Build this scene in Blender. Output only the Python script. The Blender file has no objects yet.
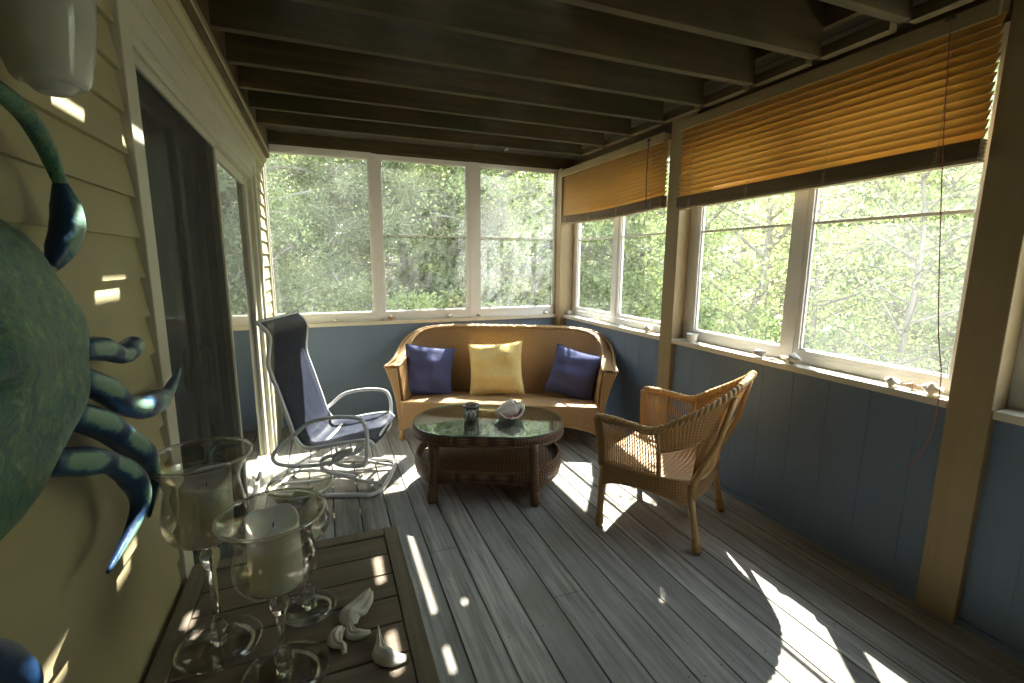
import bpy, math, random
import numpy as np
from mathutils import Vector, Matrix
random.seed(7)
PI = math.pi
scn = bpy.context.scene
C = scn.collection

# ------------------------------------------------------------------ camera, sky, sun, exposure
CAM = Vector((0.4404, -4.6019, 1.5035)); YAW, PITCH, ROLL, FPX = 0.3783, -0.1675, 0.0052, 470.9
cd = bpy.data.cameras.new('camera'); cam = bpy.data.objects.new('camera', cd); C.objects.link(cam)
cd.sensor_width = 36; cd.lens = FPX / 1024 * 36; cd.clip_start = 0.03; cd.clip_end = 300
fwd = Vector((math.sin(YAW)*math.cos(PITCH), math.cos(YAW)*math.cos(PITCH), math.sin(PITCH)))
rt = Vector((math.cos(YAW), -math.sin(YAW), 0)); up = rt.cross(fwd)
r2 = math.cos(ROLL)*rt + math.sin(ROLL)*up; u2 = -math.sin(ROLL)*rt + math.cos(ROLL)*up
cam.matrix_world = Matrix(((r2.x, u2.x, -fwd.x, CAM.x), (r2.y, u2.y, -fwd.y, CAM.y), (r2.z, u2.z, -fwd.z, CAM.z), (0, 0, 0, 1)))
scn.camera = cam
w = bpy.data.worlds.new('sky'); scn.world = w; w.use_nodes = True
wn = w.node_tree.nodes; wl = w.node_tree.links
bg = wn['Background']; bg.inputs['Strength'].default_value = 1.0
tc = wn.new('ShaderNodeTexCoord'); sep = wn.new('ShaderNodeSeparateXYZ'); wl.new(tc.outputs['Generated'], sep.inputs[0])
rmp = wn.new('ShaderNodeValToRGB'); wl.new(sep.outputs['Z'], rmp.inputs[0])
rmp.color_ramp.elements[0].position = 0.0; rmp.color_ramp.elements[0].color = (1.0, 1.0, 1.0, 1)
rmp.color_ramp.elements[1].position = 0.6; rmp.color_ramp.elements[1].color = (0.70, 0.82, 1.0, 1)
wl.new(rmp.outputs[0], bg.inputs['Color']); bg.inputs['Strength'].default_value = 2.6
SUN = Vector((0.52, 0.70, 1.0)).normalized()
sd = bpy.data.lights.new('sun', 'SUN'); sd.energy = 15.0; sd.angle = math.radians(0.53); sd.color = (1.0, 0.95, 0.86)
so = bpy.data.objects.new('sun', sd); C.objects.link(so); so.rotation_euler = SUN.to_track_quat('Z', 'Y').to_euler(); so.location = (6, 8, 12)
vs = scn.view_settings; vs.view_transform = 'Standard'; vs.look = 'None'; vs.gamma = 1; vs.use_curve_mapping = False
vs.exposure = 1.45

# ------------------------------------------------------------------ node helpers
class NT:
    def __init__(s, name):
        s.m = bpy.data.materials.new(name); s.m.use_nodes = True; s.t = s.m.node_tree; s.n = s.t.nodes; s.l = s.t.links
        s.out = s.n['Material Output']; s.p = s.n['Principled BSDF']
    def new(s, t, **k):
        x = s.n.new(t)
        for a, b in k.items(): setattr(x, a, b)
        return x
    def put(s, inp, v):
        if isinstance(v, bpy.types.NodeSocket): s.l.new(v, inp)
        elif isinstance(v, (tuple, list)) and len(v) == 3 and inp.type == 'RGBA': inp.default_value = (*v, 1)
        else: inp.default_value = v
    def math(s, op, a, b=0.0, c=0.0):
        x = s.new('ShaderNodeMath', operation=op)
        for i, v in enumerate((a, b, c)): s.put(x.inputs[i], v)
        return x.outputs[0]
    def mix(s, f, a, b, mode='MIX'):
        x = s.new('ShaderNodeMix', data_type='RGBA', blend_type=mode)
        s.put(x.inputs[0], f); s.put(x.inputs[6], a); s.put(x.inputs[7], b); return x.outputs[2]
    def coord(s, kind='Object', scale=(1, 1, 1)):
        t = s.new('ShaderNodeTexCoord'); m = s.new('ShaderNodeMapping'); s.l.new(t.outputs[kind], m.inputs[0]); m.inputs['Scale'].default_value = scale
        return m.outputs[0]
    def geo(s, scale=(1, 1, 1)):
        t = s.new('ShaderNodeNewGeometry'); m = s.new('ShaderNodeMapping'); s.l.new(t.outputs['Position'], m.inputs[0]); m.inputs['Scale'].default_value = scale
        return m.outputs[0]
    def noise(s, v, sc, det=4, rough=0.6, dist=0.0):
        x = s.new('ShaderNodeTexNoise'); s.l.new(v, x.inputs['Vector']); x.inputs['Scale'].default_value = sc; x.inputs['Detail'].default_value = det
        x.inputs['Roughness'].default_value = rough; x.inputs['Distortion'].default_value = dist; return x.outputs[0]
    def ramp(s, f, stops):
        x = s.new('ShaderNodeValToRGB'); s.l.new(f, x.inputs[0]); e = x.color_ramp.elements
        while len(e) < len(stops): e.new(0.5)
        for i, (p, c) in enumerate(stops): e[i].position = p; e[i].color = (*c, 1)
        return x.outputs[0]
    def bump(s, h, strength=0.5, dist=0.01):
        b = s.new('ShaderNodeBump'); s.l.new(h, b.inputs['Height']); b.inputs['Strength'].default_value = strength; b.inputs['Distance'].default_value = dist
        s.l.new(b.outputs[0], s.p.inputs['Normal']); return b.outputs[0]
    def base(s, c=None, rough=0.6, metal=0.0, spec=0.5):
        if c is not None: s.put(s.p.inputs['Base Color'], c)
        s.p.inputs['Roughness'].default_value = rough; s.p.inputs['Metallic'].default_value = metal; s.p.inputs['Specular IOR Level'].default_value = spec
        return s.m

def m_plain(name, c, rough=0.6, metal=0.0, var=0.12, scale=8, bump=0.0, spec=0.5):
    n = NT(name); v = n.coord()
    f = n.noise(v, scale, 5)
    col = n.mix(f, tuple(x*(1-var) for x in c), tuple(min(1, x*(1+var)) for x in c))
    if bump: n.bump(n.noise(v, scale*6, 4), bump, 0.004)
    return n.base(col, rough, metal, spec=spec)

def m_wood(name, dark, light, axis='Y', pitch=0.0, paxis='X', rough=0.75, fine=60, stain=None, bump=0.35, boff=0.0, tight=0.0, blend=0.45):
    """weathered wood: grain stretched along axis; per-board tone when pitch > 0"""
    n = NT(name)
    st = {'X': (0.05, 1, 1), 'Y': (1, 0.05, 1), 'Z': (1, 1, 0.05)}[axis]
    t = n.new('ShaderNodeTexCoord'); base = t.outputs['Object']
    if pitch:
        sp = n.new('ShaderNodeSeparateXYZ'); n.l.new(base, sp.inputs[0])
        idx = n.math('FLOOR', n.math('DIVIDE', n.math('ADD', sp.outputs[paxis], boff), pitch))
        wn_ = n.new('ShaderNodeTexWhiteNoise', noise_dimensions='1D'); n.l.new(idx, wn_.inputs['W'])
        off = n.new('ShaderNodeVectorMath', operation='MULTIPLY_ADD'); n.l.new(wn_.outputs['Color'], off.inputs[0]); off.inputs[1].default_value = (7, 7, 7); n.l.new(base, off.inputs[2])
        base = off.outputs[0]; tone = wn_.outputs['Value']
    mp = n.new('ShaderNodeMapping'); n.l.new(base, mp.inputs[0]); mp.inputs['Scale'].default_value = st
    g = n.noise(mp.outputs[0], fine, 6, 0.65, 0.4); g2 = n.noise(mp.outputs[0], fine*0.22, 3, 0.5, 1.2)
    blot = n.noise(base, 3.0, 4)
    f = n.math('ADD', n.math('MULTIPLY', g, 0.55), n.math('MULTIPLY', g2, 0.45))
    col = n.ramp(f, [(0.33+tight, dark), (0.66-tight, light)])
    col = n.mix(blend, col, n.mix(blot, tuple(x*0.6 for x in dark), light), 'MIX')
    if pitch: col = n.mix(n.math('MULTIPLY', tone, 0.5), col, n.mix(0.5, dark, (dark[0]*.8, dark[1]*.8, dark[2]*.8)))
    if stain: col = n.mix(n.math('MULTIPLY', n.ramp(n.noise(base, 1.7, 4), [(0.45, (0, 0, 0)), (0.65, (1, 1, 1))]), 0.7), col, stain)
    n.bump(f, bump, 0.004)
    return n.base(col, rough, spec=0.3)

def m_weave(name, dark, mid, light, p=0.022, q=0.010, trans=0.25, rough=0.45):
    """basket weave over UVs in metres: upright stakes, wefts running across them"""
    n = NT(name); t = n.new('ShaderNodeTexCoord'); sp = n.new('ShaderNodeSeparateXYZ'); n.l.new(t.outputs['UV'], sp.inputs[0])
    X = n.math('DIVIDE', sp.outputs['X'], p); Y = n.math('DIVIDE', sp.outputs['Y'], q)
    row = n.math('FLOOR', Y)
    s1 = n.math('SINE', n.math('MULTIPLY', n.math('ADD', X, row), PI))           # over / under, alternate rows
    weft = n.math('SINE', n.math('MULTIPLY', n.math('FRACT', Y), PI))            # round section of each weft
    stake = n.math('ABSOLUTE', n.math('SINE', n.math('MULTIPLY', X, PI)))
    over = n.math('MULTIPLY_ADD', s1, 0.35, 0.5)
    h = n.math('ADD', n.math('MULTIPLY', n.math('MULTIPLY', weft, over), 0.55), n.math('MULTIPLY', n.math('POWER', stake, 1.5), 0.55))
    nz = n.noise(n.coord(), 9, 4)
    col = n.ramp(h, [(0.16, dark), (0.50, mid), (0.90, light)])
    col = n.mix(n.math('MULTIPLY', nz, 0.5), col, tuple(x*0.75 for x in mid))
    b = n.bump(h, 0.9, 0.004)
    n.base(col, rough, spec=0.4)
    if trans:
        tr = n.new('ShaderNodeBsdfTranslucent'); n.put(tr.inputs[0], tuple(min(1, x*1.1) for x in light)); mx = n.new('ShaderNodeMixShader')
        n.l.new(n.math('MULTIPLY', n.math('GREATER_THAN', 0.42, h), trans*2), mx.inputs[0])
        n.l.new(n.p.outputs[0], mx.inputs[1]); n.l.new(tr.outputs[0], mx.inputs[2]); n.l.new(mx.outputs[0], n.out.inputs[0])
    return n.m

def m_thin_glass(name, tint=(1, 1, 1), haze=0.0, hazecol=(1, 1, 1), ior=1.45, rough=0.0, hazescale=2.0, gloss=1.0):
    n = NT(name); n.n.remove(n.p)
    tr = n.new('ShaderNodeBsdfTransparent'); n.put(tr.inputs[0], tint)
    gl = n.new('ShaderNodeBsdfGlossy'); gl.inputs['Roughness'].default_value = rough
    lw = n.new('ShaderNodeLayerWeight'); lw.inputs[0].default_value = 0.5; f0 = ((ior-1)/(ior+1))**2
    f = n.math('MULTIPLY', n.math('MULTIPLY_ADD', n.math('POWER', lw.outputs['Facing'], 5.0), 1-f0, f0), gloss)
    a = n.new('ShaderNodeMixShader'); n.l.new(f, a.inputs[0]); n.l.new(tr.outputs[0], a.inputs[1]); n.l.new(gl.outputs[0], a.inputs[2])
    out = a.outputs[0]
    if haze:
        df = n.new('ShaderNodeBsdfTranslucent'); n.put(df.inputs[0], hazecol)
        b = n.new('ShaderNodeMixShader'); nz = n.ramp(n.noise(n.coord(), hazescale, 4), [(0.35, (0.3,)*3), (0.7, (1.0,)*3)])
        n.l.new(n.math('MULTIPLY', nz, haze), b.inputs[0]); n.l.new(out, b.inputs[1]); n.l.new(df.outputs[0], b.inputs[2]); out = b.outputs[0]
    n.l.new(out, n.out.inputs[0]); return n.m

def m_glass(name, col=(1, 1, 1), ior=1.5, rough=0.0):
    n = NT(name); n.p.inputs['Transmission Weight'].default_value = 1; n.p.inputs['IOR'].default_value = ior; return n.base(col, rough)

def m_leaf(name, dark, light, tl=0.5):
    n = NT(name); oi = n.new('ShaderNodeObjectInfo'); f = n.noise(n.coord(), 1.3, 3)
    f2 = n.noise(n.coord(), 14.0, 2)
    ff = n.math('ADD', n.math('MULTIPLY', f, 0.6), n.math('MULTIPLY', f2, 0.4))
    ff = n.math('ADD', ff, n.math('MULTIPLY', n.math('SUBTRACT', oi.outputs['Random'], 0.5), 0.15))
    col = n.ramp(ff, [(0.36, dark), (0.62, light)])  # brightness noise in the leaf colour also imitates sunlit foliage
    n.base(col, 0.5, spec=0.35)
    tr = n.new('ShaderNodeBsdfTranslucent'); n.l.new(n.mix(1.0, col, (1.0, 1.0, 0.78), 'MULTIPLY'), tr.inputs[0])
    mx = n.new('ShaderNodeMixShader'); mx.inputs[0].default_value = tl
    n.l.new(n.p.outputs[0], mx.inputs[1]); n.l.new(tr.outputs[0], mx.inputs[2]); n.l.new(mx.outputs[0], n.out.inputs[0]); return n.m

def m_fabric(name, c, rough=0.9, fine=900, tl=0.0, seethru=0.0, sheen=0.0):
    n = NT(name); v = n.coord()
    f = n.noise(v, 12, 5); g = n.noise(v, fine, 1)
    col = n.mix(f, tuple(x*0.88 for x in c), tuple(min(1, x*1.1) for x in c))
    n.bump(n.math('ADD', n.math('MULTIPLY', n.noise(v, 16, 3, 0.55), 2.0), n.math('MULTIPLY', g, 0.3)), 0.45, 0.01)
    n.base(col, rough, spec=0.2)
    if sheen: n.p.inputs['Sheen Weight'].default_value = sheen
    out = n.p.outputs[0]
    if tl:
        t = n.new('ShaderNodeBsdfTranslucent'); n.l.new(col, t.inputs[0]); mx = n.new('ShaderNodeMixShader'); mx.inputs[0].default_value = tl
        n.l.new(out, mx.inputs[1]); n.l.new(t.outputs[0], mx.inputs[2]); out = mx.outputs[0]
    if seethru:
        t = n.new('ShaderNodeBsdfTransparent'); mx = n.new('ShaderNodeMixShader'); mx.inputs[0].default_value = seethru
        n.l.new(out, mx.inputs[1]); n.l.new(t.outputs[0], mx.inputs[2]); out = mx.outputs[0]
    n.l.new(out, n.out.inputs[0]); return n.m

M = {}
M['deck'] = m_wood('weathered_deck', (0.15, 0.142, 0.12), (0.56, 0.54, 0.47), 'Y', 0.1516, 'X', fine=55, stain=(0.22, 0.21, 0.175), boff=6*0.1516-0.873+5*0.1516, tight=0.07, blend=0.30, bump=0.6)
M['under_deck_dark'] = m_plain('under_deck', (0.05, 0.045, 0.035))  # near-black joist colour keeps the gaps between floor boards dark
M['nail'] = m_plain('nail', (0.03, 0.028, 0.025), 0.5)
M['joist'] = m_wood('stained_joist', (0.032, 0.023, 0.010), (0.135, 0.10, 0.045), 'X', fine=60, stain=(0.035, 0.045, 0.015), boff=0)
M['joist_y'] = m_wood('stained_ledger', (0.06, 0.042, 0.02), (0.20, 0.15, 0.075), 'Y', fine=60, stain=(0.03, 0.03, 0.012))
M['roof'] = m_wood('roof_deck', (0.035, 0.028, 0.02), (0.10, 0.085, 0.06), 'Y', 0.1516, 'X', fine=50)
M['siding'] = m_plain('khaki_siding', (0.38, 0.335, 0.19), 0.55, var=0.06, scale=5, bump=0.15)
M['trim'] = m_plain('cream_trim', (0.56, 0.54, 0.43), 0.45, var=0.05)
M['white'] = m_plain('white_frame', (0.82, 0.81, 0.78), 0.4, var=0.06, scale=12)
M['sill'] = m_plain('cream_sill', (0.70, 0.65, 0.52), 0.45, var=0.12, scale=14)
M['blue'] = m_wood('blue_panel', (0.165, 0.225, 0.315), (0.19, 0.255, 0.35), 'Z', fine=60, rough=0.55, bump=0.12)
M['post'] = m_wood('tan_post', (0.33, 0.25, 0.13), (0.43, 0.335, 0.19), 'Z', fine=40, rough=0.5, bump=0.2)
M['wicker'] = m_weave('honey_wicker', (0.10, 0.042, 0.012), (0.44, 0.25, 0.095), (0.80, 0.56, 0.29))
M['wicker_brown'] = m_weave('brown_wicker', (0.022, 0.011, 0.006), (0.13, 0.062, 0.03), (0.28, 0.16, 0.085), trans=0.0)
M['cane'] = m_plain('honey_cane', (0.52, 0.32, 0.13), 0.35, var=0.25, scale=30, bump=0.3)
M['cane_brown'] = m_plain('brown_cane', (0.15, 0.075, 0.035), 0.4, var=0.25, scale=30, bump=0.3)
M['tableglass'] = m_thin_glass('table_glass', (0.80, 0.90, 0.86), ior=2.7)
M['glass_edge'] = m_plain('green_glass_edge', (0.08, 0.2, 0.15), 0.1)
M['pane'] = m_thin_glass('clear_pane', (0.95, 0.96, 0.95), haze=0.022, hazecol=(0.95, 0.96, 0.93), gloss=1.0)
M['hazy'] = m_thin_glass('hazy_pane', (0.90, 0.91, 0.90), haze=0.05, hazecol=(0.95, 0.97, 1.0), gloss=1.0)
M['doorglass'] = m_thin_glass('door_glass', (0.55, 0.6, 0.58), ior=4.5)
M['sashglass'] = m_thin_glass('sash_glass', (0.6, 0.62, 0.6), ior=1.6)
def _screen():
    n = NT('dark_screen'); n.base((0.055, 0.057, 0.05), 0.8); t = n.new('ShaderNodeBsdfTransparent'); mx = n.new('ShaderNodeMixShader'); mx.inputs[0].default_value = 0.62
    n.l.new(n.p.outputs[0], mx.inputs[1]); n.l.new(t.outputs[0], mx.inputs[2]); n.l.new(mx.outputs[0], n.out.inputs[0]); return n.m
M['darkscreen'] = _screen()
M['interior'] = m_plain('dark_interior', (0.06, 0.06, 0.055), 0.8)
M['bronze'] = m_plain('dark_bronze', (0.10, 0.105, 0.095), 0.35)
M['navy'] = m_fabric('navy_cloth', (0.095, 0.105, 0.22))
M['yellow'] = m_fabric('yellow_cloth', (0.86, 0.66, 0.27))
M['sling'] = m_fabric('navy_sling', (0.028, 0.034, 0.058), 0.5, 500, tl=0.10, seethru=0.16)
M['whitetube'] = m_plain('white_tube', (0.76, 0.77, 0.76), 0.25, var=0.04)
M['wax'] = NT('candle_wax').base((0.92, 0.90, 0.80), 0.35); 
for _n in [M['wax'].node_tree.nodes['Principled BSDF']]:
    _n.inputs['Subsurface Weight'].default_value = 0.35; _n.inputs['Subsurface Radius'].default_value = (0.02, 0.012, 0.006)
M['wick'] = m_plain('wick', (0.02, 0.02, 0.02))
M['clear'] = m_glass('clear_glass')
M['bowl'] = m_thin_glass('bowl_glass', (0.93, 0.93, 0.90), ior=2.2)
M['shell'] = m_plain('white_shell', (0.74, 0.70, 0.62), 0.45, var=0.15, scale=40, bump=0.4)
M['shell_tan'] = m_plain('tan_shell', (0.55, 0.38, 0.24), 0.45, var=0.3, scale=40, bump=0.4)
M['shell_grey'] = m_plain('grey_shell', (0.33, 0.33, 0.34), 0.4, var=0.35, scale=50, bump=0.4)
M['shell_pink'] = m_plain('pink_shell', (0.62, 0.18, 0.17), 0.25, var=0.25, scale=20)
M['pot'] = m_plain('white_glaze', (0.52, 0.53, 0.48), 0.12, var=0.05)
M['metal'] = m_plain('bare_metal', (0.35, 0.36, 0.36), 0.3, 0.9)
M['bark'] = m_wood('bark', (0.18, 0.155, 0.13), (0.44, 0.40, 0.35), 'Z', fine=12, bump=0.8)
M['pine'] = m_leaf('pine_needles', (0.12, 0.16, 0.075), (0.52, 0.58, 0.33), 0.45)
M['leafd'] = m_leaf('dark_leaves', (0.09, 0.14, 0.055), (0.46, 0.53, 0.25), 0.45)
M['leafy'] = m_leaf('bright_leaves', (0.26, 0.34, 0.14), (0.70, 0.76, 0.40), 0.55)
M['tabletop'] = m_wood('grey_brown_table', (0.115, 0.088, 0.06), (0.30, 0.245, 0.18), 'X', fine=70, rough=0.7)
M['tableframe'] = m_wood('grey_brown_rail', (0.13, 0.105, 0.075), (0.32, 0.27, 0.20), 'Y', fine=70, rough=0.7)
M['cord'] = m_plain('cord', (0.62, 0.50, 0.42)); M['redcord'] = m_plain('pink_cord', (0.45, 0.16, 0.12))
def _slat():
    n = NT('golden_slat'); v = n.coord('Object', (1, 0.04, 1)); f = n.noise(v, 50, 4)
    col = n.mix(f, (0.62, 0.46, 0.21), (0.80, 0.63, 0.34)); n.base(col, 0.4, spec=0.4)
    t = n.new('ShaderNodeBsdfTranslucent'); n.l.new(n.mix(1.0, col, (1.0, 0.88, 0.60), 'MULTIPLY'), t.inputs[0]); mx = n.new('ShaderNodeMixShader'); mx.inputs[0].default_value = 0.55
    n.l.new(n.p.outputs[0], mx.inputs[1]); n.l.new(t.outputs[0], mx.inputs[2]); n.l.new(mx.outputs[0], n.out.inputs[0]); return n.m
M['slat'] = _slat()
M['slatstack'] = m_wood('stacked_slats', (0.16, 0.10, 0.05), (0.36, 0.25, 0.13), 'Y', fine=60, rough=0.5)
M['valance'] = m_wood('valance_wood', (0.30, 0.22, 0.11), (0.46, 0.36, 0.20), 'Y', fine=50, rough=0.5)
def _crab():
    n = NT('crab_glaze'); v = n.coord(); a = n.noise(v, 40, 7, 0.78, 0.8); b = n.noise(v, 7, 3)
    col = n.ramp(a, [(0.38, (0.005, 0.04, 0.06)), (0.47, (0.012, 0.13, 0.11)), (0.55, (0.07, 0.16, 0.06)), (0.66, (0.16, 0.36, 0.28))])
    col = n.mix(n.ramp(b, [(0.5, (0, 0, 0)), (0.7, (0.5,)*3)]), col, (0.10, 0.14, 0.05)); n.bump(a, 0.5, 0.006); return n.base(col, 0.32, spec=0.4)
M['crab'] = _crab()
def _crableg():
    n = NT('crab_leg_glaze'); v = n.coord('UV'); sp = n.new('ShaderNodeSeparateXYZ'); n.l.new(v, sp.inputs[0])
    # pale panels on the broad front and back of each segment, deep blue along edges and joints
    px = n.math('POWER', n.math('ABSOLUTE', n.math('COSINE', n.math('MULTIPLY', sp.outputs['X'], 2*PI))), 2.0)
    py = n.math('ABSOLUTE', n.math('SINE', n.math('MULTIPLY', sp.outputs['Y'], PI)))
    nz = n.noise(n.coord(), 60, 4)
    f = n.math('ADD', n.math('MULTIPLY', px, n.math('POWER', py, 0.7)), n.math('MULTIPLY', n.math('SUBTRACT', nz, 0.5), 0.7))
    col = n.ramp(f, [(0.35, (0.010, 0.040, 0.11)), (0.55, (0.02, 0.12, 0.20)), (0.75, (0.20, 0.34, 0.27))]); n.bump(nz, 0.4, 0.003); return n.base(col, 0.38)
M['crableg'] = _crableg()

# ------------------------------------------------------------------ mesh helpers
class MB:
    def __init__(s): s.v = []; s.f = []; s.uv = []; s.mi = []; s.sm = []
    def face(s, idx, uv=None, mi=0, smooth=False):
        s.f.append(tuple(idx)); s.uv.append(uv if uv else [(0, 0)]*len(idx)); s.mi.append(mi); s.sm.append(smooth)
    def box(s, a, b, mi=0, M4=None):
        (x0, y0, z0), (x1, y1, z1) = a, b
        k = len(s.v); P = [(x0, y0, z0), (x1, y0, z0), (x1, y1, z0), (x0, y1, z0), (x0, y0, z1), (x1, y0, z1), (x1, y1, z1), (x0, y1, z1)]
        if M4: P = [tuple(M4 @ Vector(p)) for p in P]
        s.v += P
        for q in ((0, 3, 2, 1), (4, 5, 6, 7), (0, 1, 5, 4), (1, 2, 6, 5), (2, 3, 7, 6), (3, 0, 4, 7)): s.face([k+i for i in q], mi=mi)
        return s
    def grid(s, f, nu, nv, LU=1, LV=1, closed=False, mi=0, smooth=True):
        k = len(s.v); cu = nu if closed else nu+1
        for j in range(nv+1):
            for i in range(cu): s.v.append(tuple(f(i/nu, j/nv)))
        for j in range(nv):
            for i in range(nu):
                a = k+j*cu+i; b = k+j*cu+(i+1) % cu; c = k+(j+1)*cu+(i+1) % cu; d = k+(j+1)*cu+i
                s.face((a, b, c, d), [(i/nu*LU, j/nv*LV), ((i+1)/nu*LU, j/nv*LV), ((i+1)/nu*LU, (j+1)/nv*LV), (i/nu*LU, (j+1)/nv*LV)], mi, smooth)
        return s
    def tube(s, pts, r, seg=8, closed=False, mi=0, flat=1.0, uvseg=None, caps=True):
        pts = [Vector(p) for p in pts]; n = len(pts)
        rr = r if isinstance(r, (list, tuple)) else [r]*n
        k = len(s.v); prev = None; L = 0; Ls = []
        for i, p in enumerate(pts):
            if closed: t = pts[(i+1) % n]-pts[i-1]
            else: t = pts[min(i+1, n-1)]-pts[max(i-1, 0)]
            t.normalize()
            if prev is None:
                a = Vector((0, 0, 1)) if abs(t.z) < 0.9 else Vector((1, 0, 0)); nrm = t.cross(a).normalized()
            else: nrm = (prev - t*prev.dot(t)).normalized()
            prev = nrm; b = t.cross(nrm)
            if i: L += (p-pts[i-1]).length
            Ls.append(L)
            for j in range(seg):
                a = 2*PI*j/seg; s.v.append(tuple(p + rr[i]*(math.cos(a)*nrm*flat + math.sin(a)*b)))
        m = n if closed else n-1
        for i in range(m):
            for j in range(seg):
                i2 = (i+1) % n; j2 = (j+1) % seg
                va = uvseg[i] if uvseg else Ls[i]; vb = uvseg[i2] if uvseg else (Ls[i2] if i2 else L)
                s.face((k+i*seg+j, k+i*seg+j2, k+i2*seg+j2, k+i2*seg+j), [(j/seg, va), ((j+1)/seg, va), ((j+1)/seg, vb), (j/seg, vb)], mi, True)
        if not closed and caps:
            s.face([k+j for j in range(seg)][::-1], mi=mi); s.face([k+(n-1)*seg+j for j in range(seg)], mi=mi)
        return s
    def lathe(s, prof, seg=24, c=(0, 0, 0), mi=0, M4=None):
        k = len(s.v)
        for (r, z) in prof:
            for j in range(seg):
                a = 2*PI*j/seg; p = Vector((c[0]+r*math.cos(a), c[1]+r*math.sin(a), c[2]+z))
                s.v.append(tuple(M4 @ p if M4 else p))
        for i in range(len(prof)-1):
            for j in range(seg):
                j2 = (j+1) % seg; s.face((k+i*seg+j, k+i*seg+j2, k+(i+1)*seg+j2, k+(i+1)*seg+j), [(j/seg, i), ((j+1)/seg, i), ((j+1)/seg, i+1), (j/seg, i+1)], mi, True)
        if prof[0][0] > 1e-4: s.face([k+j for j in range(seg)][::-1], mi=mi)
        if prof[-1][0] > 1e-4: s.face([k+(len(prof)-1)*seg+j for j in range(seg)], mi=mi)
        return s
    def poly(s, pts, z0, z1, mi=0):
        """vertical prism from a plan outline (counter-clockwise)"""
        k = len(s.v); n = len(pts)
        s.v += [(x, y, z0) for x, y in pts] + [(x, y, z1) for x, y in pts]
        s.face([k+i for i in range(n)][::-1], mi=mi, uv=[pts[i] for i in range(n)][::-1]); s.face([k+n+i for i in range(n)], mi=mi, uv=[pts[i] for i in range(n)])
        L = 0
        for i in range(n):
            j = (i+1) % n; d = math.dist(pts[i], pts[j]); s.face((k+i, k+j, k+n+j, k+n+i), [(L, z0), (L+d, z0), (L+d, z1), (L, z1)], mi, True); L += d
        return s
    def mesh(s, name, mats):
        me = bpy.data.meshes.new(name); me.from_pydata(s.v, [], s.f)
        uvl = me.uv_layers.new(name='UVMap'); flat = [c for f in s.uv for p in f for c in p]; uvl.data.foreach_set('uv', flat)
        for m in (mats if isinstance(mats, (list, tuple)) else [mats]): me.materials.append(m)
        me.polygons.foreach_set('material_index', s.mi); me.polygons.foreach_set('use_smooth', s.sm); me.update(); return me
    def build(s, name, mats, parent=None, bevel=0, solid=0, smooth_all=None):
        o = bpy.data.objects.new(name, s.mesh(name, mats)); C.objects.link(o)
        if parent: o.parent = parent
        if solid: md = o.modifiers.new('solid', 'SOLIDIFY'); md.thickness = solid; md.offset = 0
        if bevel: md = o.modifiers.new('bevel', 'BEVEL'); md.width = bevel; md.segments = 2; md.limit_method = 'ANGLE'; md.angle_limit = 0.6
        return o

def cr(pts, n=8, closed=False):
    """Catmull-Rom through points"""
    P = [Vector(p) for p in pts]; out = []; N = len(P); rng = N if closed else N-1
    for i in range(rng):
        if closed: a, b, c, d = P[i-1], P[i], P[(i+1) % N], P[(i+2) % N]
        else: a, b, c, d = P[max(i-1, 0)], P[i], P[i+1], P[min(i+2, N-1)]
        for k in range(n):
            t = k/n; out.append(0.5*((2*b)+(-a+c)*t+(2*a-5*b+4*c-d)*t*t+(-a+3*b-3*c+d)*t**3))
    if not closed: out.append(P[-1].copy())
    return out
def sample(path, t):
    x = t*(len(path)-1); i = min(int(x), len(path)-2); return path[i].lerp(path[i+1], x-i)
def plen(path): return sum((path[i+1]-path[i]).length for i in range(len(path)-1))

def thing(name, label, cat, loc=(0, 0, 0), rz=0, group=None):
    o = bpy.data.objects.new(name, None); C.objects.link(o); o.location = loc; o.rotation_euler = (0, 0, rz); o.empty_display_size = 0.1
    return tag(o, label, cat, group)
def tag(o, label, cat, group=None):
    o['label'] = label; o['category'] = cat
    if group: o['group'] = group
    return o
def struct(o): o['kind'] = 'structure'; return o
def dup(root, loc=None, rz=None, label=None, group=None, scale=None):
    r = root.copy(); C.objects.link(r)
    if loc is not None: r.location = loc
    if rz is not None: r.rotation_euler = (0, 0, rz)
    if label: r['label'] = label
    if group: r['group'] = group
    if scale is not None: r.scale = scale
    for ch in list(root.children):
        c = ch.copy(); C.objects.link(c); c.parent = r
        for g in list(ch.children):
            d = g.copy(); C.objects.link(d); d.parent = c
    return r
def recentre(o):
    """put a single-mesh thing's origin at its base"""
    me = o.data; xs = [v.co for v in me.vertices]
    c = Vector(((min(v.x for v in xs)+max(v.x for v in xs))/2, (min(v.y for v in xs)+max(v.y for v in xs))/2, min(v.z for v in xs)))
    for v in me.vertices: v.co -= c
    o.location = c; return o

# ------------------------------------------------------------------ room numbers (metres)
W = 2.857          # blue panel face of the right wall
ZJ = 2.333         # underside of the joists
ZR = 2.565         # underside of the roof deck boards
YN = -6.6          # near end of the porch
SZ0, SZ1 = 0.911, 0.945
GX = 2.93          # inner face of the right window frames

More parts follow.
